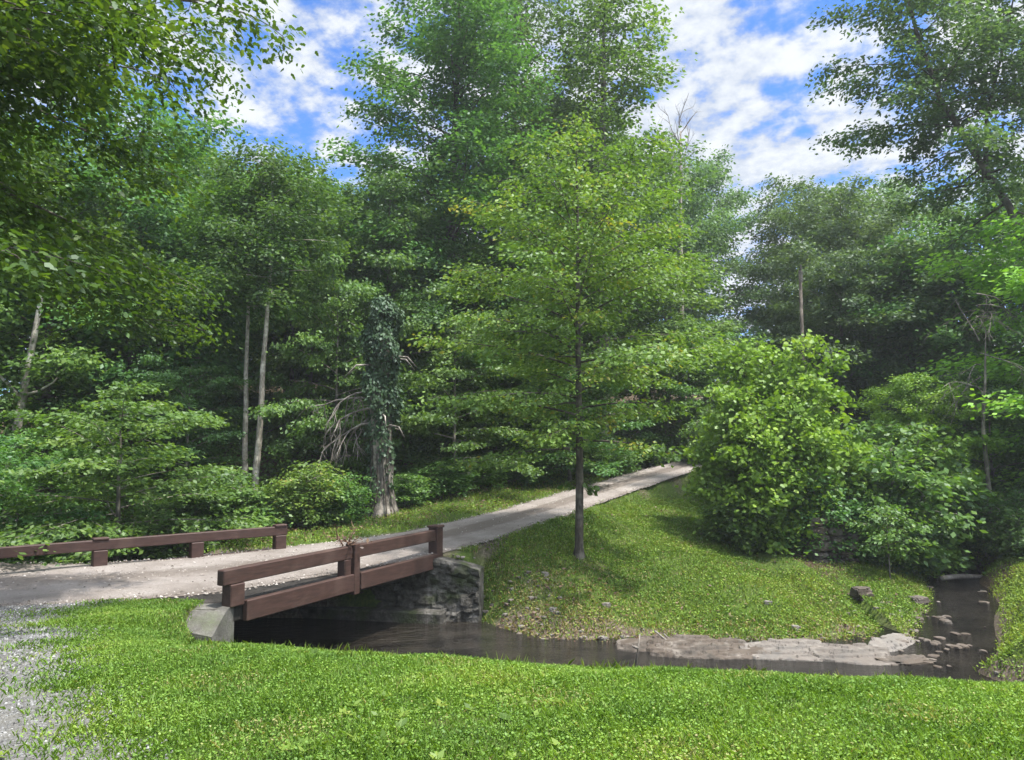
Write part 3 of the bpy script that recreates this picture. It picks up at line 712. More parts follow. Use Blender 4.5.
T('fine', 345, 36, 'lighter tree between the rounded hilltop tree and the tall dark one', 12, 3.8, MI, bgr, group=G1)
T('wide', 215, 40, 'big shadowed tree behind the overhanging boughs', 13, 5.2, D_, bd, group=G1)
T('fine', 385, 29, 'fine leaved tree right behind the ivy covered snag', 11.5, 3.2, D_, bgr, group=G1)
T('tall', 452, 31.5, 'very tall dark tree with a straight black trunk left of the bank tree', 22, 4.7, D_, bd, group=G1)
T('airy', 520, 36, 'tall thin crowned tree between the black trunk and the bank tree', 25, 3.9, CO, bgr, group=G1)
T('airy', 605, 34.5, 'tall airy tree whose sparse top shows sky above the bank tree', 23.5, 4.3, MI, bgr, group=G1)
T('fine', 540, 32, 'dense tree low behind the bank tree on its left', 9.5, 3.8, D_, bgr, group=G1)
T('fine', 640, 38, 'bushy green tree behind the bank tree where the road bends', 12.5, 4.2, MI, bgr, group=G1)
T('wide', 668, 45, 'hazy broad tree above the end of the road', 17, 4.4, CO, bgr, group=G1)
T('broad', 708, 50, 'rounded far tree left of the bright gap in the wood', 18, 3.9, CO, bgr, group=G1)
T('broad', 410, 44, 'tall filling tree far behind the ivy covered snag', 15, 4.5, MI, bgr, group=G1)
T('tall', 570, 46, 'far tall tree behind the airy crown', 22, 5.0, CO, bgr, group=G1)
T('layered', 690, 36.5, 'small green tree overhanging the far end of the road', 6.5, 3.0, MI, bgr, group=G1)
T('layered', 570, 30.5, 'low spreading tree with drooping boughs by the roadside behind the bank tree', 4.6, 2.8, D_, bgr, group=G1)
T('fine', 75, 32, 'green tree deep in the wood between the pale leaning trunk and the thick dark trunk', 11, 3.6, MI, bgr, group=G1)
T('fine', 150, 36, 'filling tree behind the thick dark trunk', 12, 3.8, D_, bgr, group=G1)
T('layered', 310, 32, 'tall tiered tree in the shade between the pale trunk pair and the snag', 9, 3.2, MI, bgr, group=G1)
T('fine', 495, 31, 'round green tree at the foot of the tall thin crowned tree', 9.5, 3.0, MI, bgr, group=G1)
T('layered', 395, 33.5, 'yellowish tiered tree high behind the snag', 9.5, 3.0, BR, bgr, group=G1)
T('layered', 20, 21.5, 'mid green tiered sapling before the leaning pale trunk', 4.0, 2.4, MI, bgr, group=G1)
# right wood
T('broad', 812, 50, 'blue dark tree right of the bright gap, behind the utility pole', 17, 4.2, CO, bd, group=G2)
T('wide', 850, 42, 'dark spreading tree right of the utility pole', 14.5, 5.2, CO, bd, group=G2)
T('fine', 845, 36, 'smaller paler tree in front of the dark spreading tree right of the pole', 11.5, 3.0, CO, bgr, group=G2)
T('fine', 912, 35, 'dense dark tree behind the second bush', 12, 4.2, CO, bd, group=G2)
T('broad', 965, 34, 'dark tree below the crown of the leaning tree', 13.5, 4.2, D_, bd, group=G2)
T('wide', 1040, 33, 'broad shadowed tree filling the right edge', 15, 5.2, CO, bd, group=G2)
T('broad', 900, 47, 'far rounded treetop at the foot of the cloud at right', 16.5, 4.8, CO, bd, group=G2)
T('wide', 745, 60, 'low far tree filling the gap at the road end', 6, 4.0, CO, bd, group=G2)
T('broad', 1128, 22.5, 'bright green boughs reaching in from the right edge', 11.5, 4.3, BR, bgr, group=G2)
T('fine', 918, 24.3, 'glossy mid green young tree right of the rounded bush', 6.2, 1.9, BR, bgr, group=G2)
T('layered', 990, 25, 'dark tiered young tree above the creek at right', 5.4, 2.4, D_, bgr, group=G2)
# shrubs
G3 = 'shrubs along the edge of the wood'
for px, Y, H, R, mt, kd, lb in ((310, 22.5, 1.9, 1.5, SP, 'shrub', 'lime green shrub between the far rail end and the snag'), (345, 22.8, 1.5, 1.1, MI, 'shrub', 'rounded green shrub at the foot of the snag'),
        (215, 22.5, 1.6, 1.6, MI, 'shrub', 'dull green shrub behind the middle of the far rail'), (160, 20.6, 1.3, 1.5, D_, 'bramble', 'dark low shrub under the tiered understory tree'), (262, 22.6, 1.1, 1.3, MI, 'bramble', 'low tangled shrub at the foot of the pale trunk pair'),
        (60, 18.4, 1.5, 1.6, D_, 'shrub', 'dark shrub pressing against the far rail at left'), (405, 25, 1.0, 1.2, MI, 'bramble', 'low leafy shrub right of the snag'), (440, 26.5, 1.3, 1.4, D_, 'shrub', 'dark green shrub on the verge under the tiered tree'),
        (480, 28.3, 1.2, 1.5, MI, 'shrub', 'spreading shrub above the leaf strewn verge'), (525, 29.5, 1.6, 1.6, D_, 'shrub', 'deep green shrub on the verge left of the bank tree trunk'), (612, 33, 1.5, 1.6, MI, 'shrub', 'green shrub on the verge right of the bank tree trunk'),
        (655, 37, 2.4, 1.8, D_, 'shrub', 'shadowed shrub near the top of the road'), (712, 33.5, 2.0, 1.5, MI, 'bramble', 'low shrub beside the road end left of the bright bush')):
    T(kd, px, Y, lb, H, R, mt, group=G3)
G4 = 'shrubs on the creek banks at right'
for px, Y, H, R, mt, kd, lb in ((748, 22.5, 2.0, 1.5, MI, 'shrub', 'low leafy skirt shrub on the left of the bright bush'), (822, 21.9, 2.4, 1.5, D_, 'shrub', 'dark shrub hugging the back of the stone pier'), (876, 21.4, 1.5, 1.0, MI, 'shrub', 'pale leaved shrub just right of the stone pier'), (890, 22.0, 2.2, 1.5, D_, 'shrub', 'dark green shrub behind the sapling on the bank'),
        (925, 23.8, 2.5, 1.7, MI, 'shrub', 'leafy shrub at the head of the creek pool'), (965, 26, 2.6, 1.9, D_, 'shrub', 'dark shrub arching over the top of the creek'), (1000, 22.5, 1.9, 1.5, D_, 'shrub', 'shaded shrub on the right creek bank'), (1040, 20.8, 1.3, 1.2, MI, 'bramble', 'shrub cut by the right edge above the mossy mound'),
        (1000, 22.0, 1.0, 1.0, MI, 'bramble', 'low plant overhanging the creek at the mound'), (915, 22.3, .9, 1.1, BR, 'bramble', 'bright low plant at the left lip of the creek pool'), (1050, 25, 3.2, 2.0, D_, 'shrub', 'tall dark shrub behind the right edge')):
    T(kd, px, Y, lb, H, R, mt, group=G4)
# sapling on the bank
P = Plant(61); P.stem(1.9, .025, .35, oval(.75), 14, (10, 50), 1500, .12, flat=.06, droop=20, subk=4, sides=5)
p = at(890, 570, 20.0); plant('sapling', 'thin young sapling on the bank between the pier and the creek', 'sapling', P, MI, bgr, (p[0], p[1], tz(p[0], p[1])))

# --- bare leaning pale trunk at the left
P = MB(); rs = random.Random(4)
pb = at(8, 470, 23.5); gz = tz(pb[0], pb[1])
P.tube([(0, 0, -.3), (0, 0, 1.2), (.1, 0, 2.6), (.3, 0, 4.0), (.42, 0, 5.2), (.62, 0, 6.6), (.8, 0, 8.2)], [.17, .15, .14, .125, .11, .09, .05], 8)
P.tube([(.34, 0, 4.3), (.0, 0, 4.7), (-.5, .1, 5.1), (-.9, .1, 5.6)], [.06, .05, .04, .02], 6)
P.tube([(.36, 0, 4.5), (.8, 0, 4.6), (1.3, 0, 4.9), (1.7, 0, 5.4)], [.05, .04, .03, .015], 6)
rt = tag(empty('bare_tree', (pb[0], pb[1], gz)), 'pale leaning bare trunk near the left edge of the wood', 'dead tree'); P.build('trunk', bp, rt, True)

# --- ivy covered snag
sb = at(380, 512, 23.6); gz = tz(sb[0], sb[1])
snag = tag(empty('ivy_snag', (sb[0], sb[1], gz)), 'broken dead trunk wrapped in ivy at the roadside', 'dead tree')
b = MB(); hs = [-.3, 0, .25, .7, 1.5, 2.4, 3.2, 4.2, 5.2, 6.0, 6.6]
hs = np.linspace(-.3, 6.6, 47); nn = 22; fr = np.interp(hs, [-.3, 0, .25, .7, 1.5, 3.2, 5.2, 6.6], [.62, .5, .38, .31, .29, .29, .24, .08]); rg = []
for h, f in zip(hs, fr):
    for k in range(nn):
        a = k * 6.2832 / nn; rr0 = f * (1 + .13 * math.sin(a * 3 + h * .8) + .10 * math.sin(a * 7 - h * 1.3) * (1.3 if h < 1 else .6) + .16 * mnoise.noise(Vector((math.cos(a) * 2, math.sin(a) * 2, h * 1.4))))
        rg.append((rr0 * math.cos(a) + .06 * math.sin(h * 1.3), rr0 * math.sin(a) + .03 * math.cos(h), h))
b.add(rg, [(k * nn + i, k * nn + (i + 1) % nn, (k + 1) * nn + (i + 1) % nn, (k + 1) * nn + i) for k in range(len(hs) - 1) for i in range(nn)])
for k in range(9):
    a = rs.uniform(0, 6.28); h = rs.uniform(2.4, 5.4); L = rs.uniform(.4, 1.0)
    b.tube([(0, 0, h), (math.cos(a) * .45, math.sin(a) * .45, h + .15), (math.cos(a) * (.45 + L * .6), math.sin(a) * (.45 + L * .6), h + .1), (math.cos(a) * (.45 + L), math.sin(a) * (.45 + L), h - .25)], [.05, .04, .025, .008], 5)
b.build('trunk', M['bark_snag'], snag, True)
r = np.random.default_rng(5); n = 7500
h = np.where(r.random(n) < .10, 2.6 - 1.9 * r.random(n) ** 1.6, 2.5 + 4.5 * r.random(n) ** .8); a = r.uniform(0, 6.283, n)
R_ = (.40 + .10 * np.sin(a * 3 + h * 2) + .10 * np.sin(h * 4.1 + a)) * np.interp(h, [.6, 2.4, 3.2, 5.5, 6.6, 7.0], [.75, .72, .95, 1.15, .95, .3]) + r.normal(0, .06, n)
Pp = np.stack([R_ * np.cos(a), R_ * np.sin(a), h], 1); P = Plant(5)
el = r.normal(-1.0, .3, n); a2 = a + r.normal(0, .5, n)
P.leaves(Pp, np.stack([np.cos(a2) * np.cos(el), np.sin(a2) * np.cos(el), np.sin(el)], 1), np.clip(.45 + .2 * np.sin(h * 5 + a * 2) + r.normal(0, .15, n), 0, 1), r.uniform(.09, .17, n))
iv = P.crown_mesh('ivy', .75, .5, 4); iv.materials.append(M['leaf_ivy']); link('ivy', iv, None, snag)
b = MB()
for k in range(9):
    a0 = k * .7 + .2; b.tube([(np.interp(z_, [0, .3, .8, 3.5], [.55, .41, .345, .32]) * math.cos(a0 + .25 * math.sin(z_ * 1.7 + k)), np.interp(z_, [0, .3, .8, 3.5], [.55, .41, .345, .32]) * math.sin(a0 + .25 * math.sin(z_ * 1.7 + k)), z_) for z_ in np.linspace(-.05, 3.6, 16)], np.linspace(.028, .012, 16), 5)
b.build('vine', M['bark_dark'], snag, True)
# grey dead limbs hanging left of the snag
def twig(b, p, d, L, r0, depth, rnd, dro=.25):
    pts = [np.array(p, float)]; d = np.array(d, float)
    for k in range(5):
        d = d + np.array([rnd.gauss(0, .16), rnd.gauss(0, .16), rnd.gauss(-dro * .3, .14)]); d /= np.linalg.norm(d); pts.append(pts[-1] + d * L / 5)
    b.tube(pts, np.linspace(r0, r0 * .25, 6), 5 if r0 > .012 else 3, cap=False)
    if depth:
        for k in range(rnd.randint(3, 5)):
            i = rnd.randint(1, 4); dd = d + np.array([rnd.gauss(0, .6), rnd.gauss(0, .6), rnd.gauss(-.1, .5)])
            twig(b, pts[i], dd / np.linalg.norm(dd), L * rnd.uniform(.4, .7), r0 * .5, depth - 1, rnd, dro)
b = MB(); rr_ = random.Random(12)
for k in range(5): twig(b, (-.25, 0, 2.9 + .25 * k), (-1, rr_.uniform(-.4, .4), rr_.uniform(-.5, .5)), rr_.uniform(1.3, 2.3), .045, 2, rr_, .6)
b.build('dead_limb', M['dead_wood'], snag, True)
# grey dead tangle in the right wood
b = MB(); rr_ = random.Random(3)
for k in range(9): twig(b, (0, 0, 5.2 + .38 * k), (rr_.uniform(-1, .2), rr_.uniform(-.9, .2), rr_.uniform(-.3, .6)), rr_.uniform(1.4, 2.6), .022, 2, rr_, .5)
b.tube([(0, 0, -.3), (.05, 0, 2), (0, .05, 4), (.12, 0, 5.5), (.3, .1, 7.2)], [.08, .07, .055, .04, .01], 7)
p = at(985, 444, 23.0); dt = tag(empty('dead_tree', (p[0], p[1], tz(p[0], p[1]))), 'grey leafless dead tree tangle in the dark wood at right', 'dead tree'); b.build('trunk', M['bark_grey'], dt, True)

# bare twiggy top in the sky
b = MB(); rr_ = random.Random(9)
b.tube([(0, 0, 0), (.1, 0, 7), (.2, .1, 13), (.3, .1, 18)], [.2, .16, .1, .05], 7)
for k in range(8): twig(b, (.25, .1, 14.5 + .55 * k), (rr_.uniform(-.5, .7), rr_.uniform(-.3, .3), .9), rr_.uniform(1.5, 2.6), .035, 2, rr_, -.2)
p = at(682, 444, 41); bt = tag(empty('bare_tree', (p[0], p[1], tz(p[0], p[1]))), 'bare twiggy treetop against the sky right of the airy tree', 'dead tree'); b.build('trunk', M['bark_grey'], bt, True)

# --- far wood that reads as one mass
r = np.random.default_rng(77); P = Plant(77)
cl = []
for k in range(420):
    az = r.uniform(-62, 62); Yd = r.uniform(48, 85)
    if 8 < az < 24 and r.random() < .95: continue
    X = math.tan(rad(az)) * Yd * .8; top = 9 + 5 * r.random() - (4 if az > 24 else 0)
    cl.append((X, Yd, tz(X, Yd), top))
for X, Yd, g, top in cl:
    c = 420; d = r.normal(0, 1, (c, 3)); d /= np.linalg.norm(d, axis=1)[:, None]
    Pp = np.array([X, Yd, g + top * .5]) + d * np.array([2.6, 2.6, top * .52]) * (r.uniform(.5, 1, c) ** .4)[:, None] + r.normal(0, .35, (c, 3))
    a = r.uniform(0, 6.28, c); e = r.normal(-.3, .35, c)
    P.leaves(Pp, np.stack([np.cos(a) * np.cos(e), np.sin(a) * np.cos(e), np.sin(e)], 1), np.clip(r.normal(.45, .2) + r.normal(0, .15, c), 0, 1), r.uniform(.35, .65, c))
fw = P.crown_mesh('distant_forest', .7, .5); fw.materials.append(CO)
tag(link('distant_forest', fw, None), 'far green wood closing the view behind the trees', 'forest', kind='stuff')

# ------------------------------------------------------------------ utility pole
p = at(806, 444, 33); g = tz(p[0], p[1]); up = tag(empty('utility_pole', (p[0], p[1], g)), 'weathered wooden utility pole in front of the dark trees', 'utility pole')
top = at(806, 270, 33)[2] - g
b = MB(); b.tube([(0, 0, -.5), (0, 0, top * .5), (0, 0, top)], [.10, .085, .07], 10); b.build('shaft', M['bark_dark'], up, True)
b = MB(); b.box((0, -.17, top - .35), (.10, .06, .5), bev=.01); b.tube([(0, -.1, top), (0, -.1, top + .22)], [.05, .035], 8); b.build('insulator', M['old_concrete'], up)

# ------------------------------------------------------------------ rocks and stones
def rock_mb(b, c, size, seed, rz=0, strata=0.0, sub=3, a=None, rough=.28):
    import bmesh
    bm = bmesh.new(); bmesh.ops.create_icosphere(bm, subdivisions=sub, radius=1)
    V = []
    for v in bm.verts:
        d = v.co.normalized(); n = mnoise.fractal(d * 1.3 + Vector((seed * 3.1, seed * 1.7, 0)), .75, 2.2, 6)
        cell = mnoise.cell(d * 1.6 + Vector((seed, 0, seed))) - .5
        k = 1 + rough * n + .12 * cell
        p = d * k; p = Vector((max(-.78, min(.78, p.x)) * 1.25, max(-.78, min(.78, p.y)) * 1.25, max(-.72, min(.62, p.z)) * 1.4))
        if strata: p.x += strata * .14 * math.floor(p.z * 5) * mnoise.noise(Vector((p.z * 3, seed, 0)))
        V.append((p.x * size[0], p.y * size[1], p.z * size[2]))
    V = np.array(V); ca, sa = math.cos(rz), math.sin(rz)
    V = np.stack([ca * V[:, 0] - sa * V[:, 1], sa * V[:, 0] + ca * V[:, 1], V[:, 2]], 1) + np.array(c)
    b.add(V, [[l.index for l in f.verts] for f in bm.faces], a); bm.free()
def rock(name, label, px, py, Y, size, seed, rz=0, group=None, a=.4, cat='rock', strata=0.35, sink=.8, tilt=0.0):
    p = hit(px, py) if cat == 'stone' else at(px, py, Y); g = tz(p[0], p[1]); b = MB(); rock_mb(b, (0, 0, 0), size, seed, 0, strata, 5, a, .42)
    o = b.build(name, M['creek_stone'], None); o.location = (p[0], p[1], max(g, -1.55) + size[2] * (1 - sink) - .02); o.rotation_euler = (tilt, tilt * .5, rz)
    return tag(o, label, cat, group)
GR = 'flat bedrock ledges along the creek'
def ledge(label, px, py, Y, L, Wd, H, seed, rz, a, back=.2):
    """a stepped bedrock shelf: layered heightfield top that drops under the water on all sides"""
    p = at(px, py, Y); nu, nv = int(L / .03), int(Wd / .03); V = []
    for i in range(nu + 1):
        for k in range(nv + 1):
            u, v = 2 * i / nu - 1, 2 * k / nv - 1; x, y = u * L / 2, v * Wd / 2
            n = mnoise.fractal(Vector((x * .9, y * 1.8, seed * 5.3)), .8, 2.1, 5); n2 = mnoise.fractal(Vector((x * 3, y * 6, seed * 2.1 + 9)), .8, 2.1, 4)
            e = 1 - abs(u) ** 3.0 - abs(v) ** 3.0 + .42 * n + .12 * n2
            t = max(0.0, min(1.0, e * 2.2)); lay = H * (.55 + .55 * n) + back * (v + 1) * .5 * Wd * .5
            q = .045; st = math.floor(lay / q + .6 * n2) * q; st = .75 * st + .25 * lay + .012 * n2
            V.append((x, y, -.22 + (st + .22) * t * t * (3 - 2 * t)))
    F = [(i * (nv + 1) + k, (i + 1) * (nv + 1) + k, (i + 1) * (nv + 1) + k + 1, i * (nv + 1) + k + 1) for i in range(nu) for k in range(nv)]
    m0 = len(V); V += [(-L / 2, -Wd / 2, -.4), (L / 2, -Wd / 2, -.4), (L / 2, Wd / 2, -.4), (-L / 2, Wd / 2, -.4)]
    c = [0, nu * (nv + 1), nu * (nv + 1) + nv, nv]
    F += [(m0 + 3, m0 + 2, m0 + 1, m0)] + [tuple([m0 + 0, m0 + 1] + [i * (nv + 1) for i in range(nu, -1, -1)]), tuple([m0 + 2, m0 + 3] + [i * (nv + 1) + nv for i in range(nu + 1)]),
          tuple([m0 + 1, m0 + 2] + [nu * (nv + 1) + k for k in range(nv, -1, -1)]), tuple([m0 + 3, m0 + 0] + [k for k in range(nv + 1)])]
    b = MB(); b.add(V, F, a); o = b.build('rock_ledge', M['creek_stone'], None); o.location = (p[0], p[1], -1.52); o.rotation_euler = (0, 0, rz)
    return tag(o, label, 'rock', GR)
ledge('long flat brown bedrock ledge at the waterline below the bank tree', 712, 650, 14.95, 2.9, 1.25, .09, 1, -.05, .1)
ledge('pale flat bedrock ledge in the middle of the creek edge', 790, 652, 14.75, 2.2, 1.2, .11, 2, -.08, .55)
ledge('pinkish grey ledge nearest the bend of the creek', 855, 655, 14.5, 1.7, 1.1, .10, 3, -.1, .45)
ledge('broken slanting ledge on the left bank of the creek bend', 893, 640, 15.5, 1.9, .8, .13, 4, .75, .7)
rock('rock_ledge', 'wet dark ledge in the creek below the slanting ledge', 905, 655, 14.3, (.5, .3, .10), 5, .3, GR, .0)
ledge('muddy brown ledge beside the driftwood', 655, 645, 15.25, 1.7, 1.0, .06, 9, .0, .0)
rock('boulder', 'flat cream boulder on the lawn edge beside the creek mouth', 948, 683, 12.6, (.42, .22, .12), 6, -.1, None, .9)
rock('boulder', 'dark stone lying in the grass below the sapling', 862, 597, 18.0, (.24, .18, .16), 7, .2, None, .0)
rock('boulder', 'small stone at the left lip of the creek pool', 918, 596, 18.6, (.22, .2, .14), 8, .2, None, .3)
GW = 'small pale stones in the bank grass'
for k, (px, py, Y, lb) in enumerate(((606, 606, 16.6, 'white stone in the grass below the bank tree'), (553, 611, 16.4, 'white stone low in the shaded grass left of the bank tree'), (795, 629, 15.7, 'white stone above the pale ledge'), (768, 604, 16.9, 'small stone in the dry grass of the right bank'),
                                     (603, 640, 15.3, 'pale stone at the water edge under the bank tree'), (545, 575, 17.6, 'dull stone in the leaf litter left of the trunk'))):
    rock('small_stone', lb, px, py, Y, (.10, .08, .07), 20 + k, k, GW, .95, 'stone', 0, .6)
# loose stones: far bank by the abutment and along the water
b = MB(); r = random.Random(8); n = 0
while n < 330:
    x_, y_ = r.uniform(-1.6, 9.2), r.uniform(13.2, 18.2)
    dS, sS, _ = pl(np.array([x_]), np.array([y_]), STREAM)
    if sS[0] < 0 and x_ < 8: continue
    near_ab = math.hypot(x_ + .2, y_ - 17) < 1.5
    if not ((1.05 < dS[0] < 2.3 and r.random() < .8) or (near_ab and r.random() < .9)): continue
    s_ = r.uniform(.015, .06) ** 1.0 * (1.25 if near_ab else 1)
    rock_mb(b, (x_, y_, tz(x_, y_) + s_ * .2), (s_ * r.uniform(.8, 1.5), s_, s_ * .6), n, r.uniform(0, 3), 0, 1, r.random()); n += 1
tag(b.build('creek_gravel', M['creek_stone'], None), 'loose stones along the creek edge and beside the abutment', 'gravel', kind='stuff')
# stones in the riffle
GQ = 'stones in the creek riffle'
b = MB(); r = random.Random(18)
for k in range(16):
    t = r.random(); x_ = 7.5 + 2.4 * t + r.uniform(-.5, .5); y_ = 13.6 + 2.9 * t + r.uniform(-.5, .5); s_ = r.uniform(.03, .10)
    rock_mb(b, (x_, y_, -1.52 + .06 * t + - s_ * .1), (s_ * 1.4, s_, s_ * .7), k, r.uniform(0, 3), 0, 2, 0)
for k in range(42):
    t = r.random(); sd_ = r.choice((-1, 1)) * r.uniform(.35, 1.0); i_ = 2 + int(t * 3); A_, B_ = np.array(STREAM[i_]), np.array(STREAM[i_ + 1]); c_ = A_ + (B_ - A_) * r.random(); d_ = (B_ - A_)[:2] / np.linalg.norm((B_ - A_)[:2])
    s_ = r.uniform(.03, .12) * r.uniform(.5, 1.1); rock_mb(b, (c_[0] + d_[1] * sd_, c_[1] - d_[0] * sd_, c_[2] - s_ * .12), (s_ * r.uniform(.8, 1.6), s_, s_ * r.uniform(.4, .9)), k + 70, r.uniform(0, 3), 0, 2, r.random() * .25)
tag(b.build('creek_stones', M['creek_stone'], None), 'small wet stones breaking the riffle where the creek bends', 'stones', kind='stuff')
# stone pier under the bush
p = hit(826, 559); g = tz(p[0], p[1]); b = MB(); r = random.Random(2); z = -.25
while z < 1.05:
    hh = r.uniform(.16, .28); x_ = -.52
    while x_ < .5:
        w = r.uniform(.28, .55)
        rock_mb(b, (x_ + w / 2, r.uniform(-.06, .06), z + hh / 2), (w * .56, .46 + r.uniform(-.06, .06), hh * .58), r.randint(1, 400), r.uniform(-.08, .08), .3, 3, rough=.2, a=r.random() ** 2 * .5)
        x_ += w
    z += hh
pier = b.build('stone_pier', M['creek_stone'], None); pier.location = (p[0], p[1], g); pier.rotation_euler = (0, 0, .1); tag(pier, 'old dry stone pier half hidden under the bright bush', 'stone pier')
p = hit(848, 561); b = MB(); b.tube([(0, 0, -.2), (.02, 0, .6), (-.02, 0, 1.5)], [.10, .085, .07], 9); o = b.build('wooden_post', M['dead_wood'], None, True); o.location = (p[0], p[1], tz(p[0], p[1])); tag(o, 'weathered upright post leaning against the stone pier', 'post')
# log across the head of the creek pool
pa, pb_ = at(940, 578, 21.4), at(986, 575, 21.8); b = MB()
b.tube([pa * (1 - t) + pb_ * t + np.array([0, 0, -.02 + .03 * math.sin(t * 5)]) for t in np.linspace(0, 1, 7)], [.07, .075, .08, .08, .075, .07, .06], 9)
tag(b.build('fallen_log', M['dead_wood'], None, True), 'pale log lying across the head of the creek pool', 'log')
# driftwood
def sticks(name, label, segs, cat='driftwood'):
    b = MB()
    for s_ in segs: b.tube(s_[0], s_[1], 5)
    return tag(b.build(name, M['dead_wood'], None, True), label, cat)
def P3(*a): return [at(*q_) for q_ in a]
sticks('driftwood', 'tangle of grey driftwood sticks on the bank by the water', [(P3((655, 631, 15.6), (672, 645, 15.2), (697, 659, 14.6)), [.022, .02, .01]), (P3((664, 634, 15.6), (676, 646, 15.2)), [.02, .012]), (P3((645, 656, 14.9), (662, 648, 15.1), (690, 644, 15.3)), [.02, .016, .01]), (P3((668, 640, 15.4), (690, 636, 15.6)), [.015, .008])])
sticks('broken_stick', 'pale upright broken stick at the near edge of the water', [(P3((635, 668, 14.0), (638, 650, 14.0), (640, 634, 14.05)), [.022, .018, .01]), (P3((638, 648, 14.0), (632, 646, 14.0)), [.03, .02])], 'stick')
# dry debris on the rail
b = MB(); r = random.Random(6); pm = np.array([*(mid - dn * .12), .565])
for k in range(7): twig(b, pm + np.array([r.uniform(-.12, .12), r.uniform(-.12, .12), .01]), (r.uniform(-1, 1), r.uniform(-.6, .6), r.uniform(0, .75)), r.uniform(.3, .6), .018, 1, r, .1)
deb = tag(empty('dry_branch', tuple(pm)), 'dry brown broken branch resting on the middle of the near rail', 'branch')
o = b.build('twigs', M['rust_twig'], deb, True); o.location = -pm
P = Plant(9); n = 60; a = P.r.uniform(0, 6.28, n)
P.leaves(P.r.normal(0, 1, (n, 3)) * [.2, .2, .09] + [0, 0, .13], np.stack([np.cos(a), np.sin(a), P.r.normal(-.2, .5, n)], 1), P.r.random(n), P.r.uniform(.05, .11, n))
lm = P.crown_mesh('dry_leaves', .5, .8); lm.materials.append(M['leaf_dry']); link('dry_leaves', lm, None, deb)

# ------------------------------------------------------------------ grass, clover, gravel
def blades(name, X, Y, hgt, wid, mat, label, rng, lean=.45, tint=None, flatfrac=0.0, leaf=.02):
    n = len(X); Z = terrain(X, Y)
    a = rng.uniform(0, 6.283, n); D = np.stack([np.cos(a), np.sin(a), np.zeros(n)], 1); Sd = np.stack([-D[:, 1], D[:, 0], np.zeros(n)], 1)
    le = np.abs(rng.normal(lean, .25, n))[:, None]; h = hgt[:, None]; w = wid[:, None]
    B = np.stack([X, Y, Z - .006], 1); up = np.array([0, 0, 1.0])
    m1 = B + up * h * .55 + D * h * le * .3; t1 = B + up * h * (1 - .25 * le) + D * h * le
    V = np.stack([B - Sd * w * .5, B + Sd * w * .5, m1 + Sd * w * .42, t1, m1 - Sd * w * .42], 1)
    fl = rng.random(n) < flatfrac                                           # broad clover leaflets instead of blades
    L = (leaf * rng.uniform(.6, 1.4, n))[:, None]; U = np.stack([rng.normal(0, .35, n), rng.normal(0, .35, n), np.ones(n)], 1); U /= np.linalg.norm(U, axis=1)[:, None]
    E = D - U * (D * U).sum(1)[:, None]; E /= np.linalg.norm(E, axis=1)[:, None]; Q = np.cross(U, E); c = B + up * h * .7
    V2 = np.stack([c, c + E * L * .5 - Q * L * .5, c + E * L * 1.1 - Q * L * .3, c + E * L * 1.1 + Q * L * .3, c + E * L * .5 + Q * L * .5], 1)
    V[fl] = V2[fl]
    me = np_mesh(name, V.reshape(-1, 3), 5, tint); me.materials.append(mat)
    return tag(link(name, me, None), label, 'grass', kind='stuff')
r = np.random.default_rng(100)
def scatter(n, x0, x1, y0, y1, dens):
    X = r.uniform(x0, x1, n); Y = r.uniform(y0, y1, n); k = r.random(n) < dens(X, Y); return X[k], Y[k]
def dens_lawn(X, Y):
    ds, ss, _ = pl(X, Y, STREAM); dr, sr, (zr, wr) = pl(X, Y, ROAD)
    d = sstep(.75, -.6, gravel_mask(X, Y)) * .88 + .14 * sstep(-.2, .5, wav(X, Y, 3.3, 7))
    d = d * (ss < 0) * sstep(1.25, 2.2, ds) * (dr > wr - .05) * (np.abs(X) < Y * .78 + 1.0)
    d = d * ~((X < -4.55) & (X > -5.05) & (Y > 11.5) & (Y < 12.6))
    pat = wav(X, Y, 1.7, 6) * .5 + wav(X, Y, 4.7, 2) * .5
    return d * (0.45 + .55 * sstep(-.7, .1, pat)) * np.clip(1.25 - Y * .055, .35, 1)
X, Y = scatter(800000, -7.6, 8.5, 3.2, 12.5, dens_lawn)
pt = wav(X, Y, 1.1, 9); ln = np.clip(.48 + .24 * pt + .14 * wav(X, Y, 3.1, 1) + .10 * wav(X, Y, 7, 2) + r.normal(0, .13, len(X)), 0, .93); ln = np.where(r.random(len(X)) < .015 + .22 * sstep(.35, .75, wav(X, Y, 1.9, 12)), np.clip(r.normal(.97, .03, len(X)), 0, 1), ln)
blades('lawn_grass', X, Y, r.uniform(.03, .075, len(X)) * (1 + .3 * wav(X, Y, 2.3, 3)), r.uniform(.004, .008, len(X)) * np.clip(Y / 5, 1, 2), M['grass'], 'short bright lawn grass with clover in the foreground', r, .5, ln, .30, .014)
X, Y = scatter(1500, -5, 7, 3.3, 9.5, lambda X, Y: dens_lawn(X, Y) * sstep(-.1, .5, wav(X, Y, .9, 5)) * .6)
P = Plant(15); Z = terrain(X, Y)
for x_, y_, z_ in zip(X, Y, Z):
    c = P.r.integers(5, 10); a = P.r.uniform(0, 6.28) + np.arange(c) * 2.4; e = P.r.uniform(.05, .7, c)
    P.leaves(np.repeat([[x_, y_, z_ + .03]], c, 0), np.stack([np.cos(a) * np.cos(e), np.sin(a) * np.cos(e), np.sin(e)], 1), np.clip(P.r.normal(.45, .15) + P.r.normal(0, .1, c), 0, .9), P.r.uniform(.035, .085, c))
lw = P.crown_mesh('lawn_weeds', .5, .3); lw.materials.append(M['grass']); tag(link('lawn_weeds', lw, None), 'broad leaved weeds dotted through the foreground lawn', 'weeds', kind='stuff')
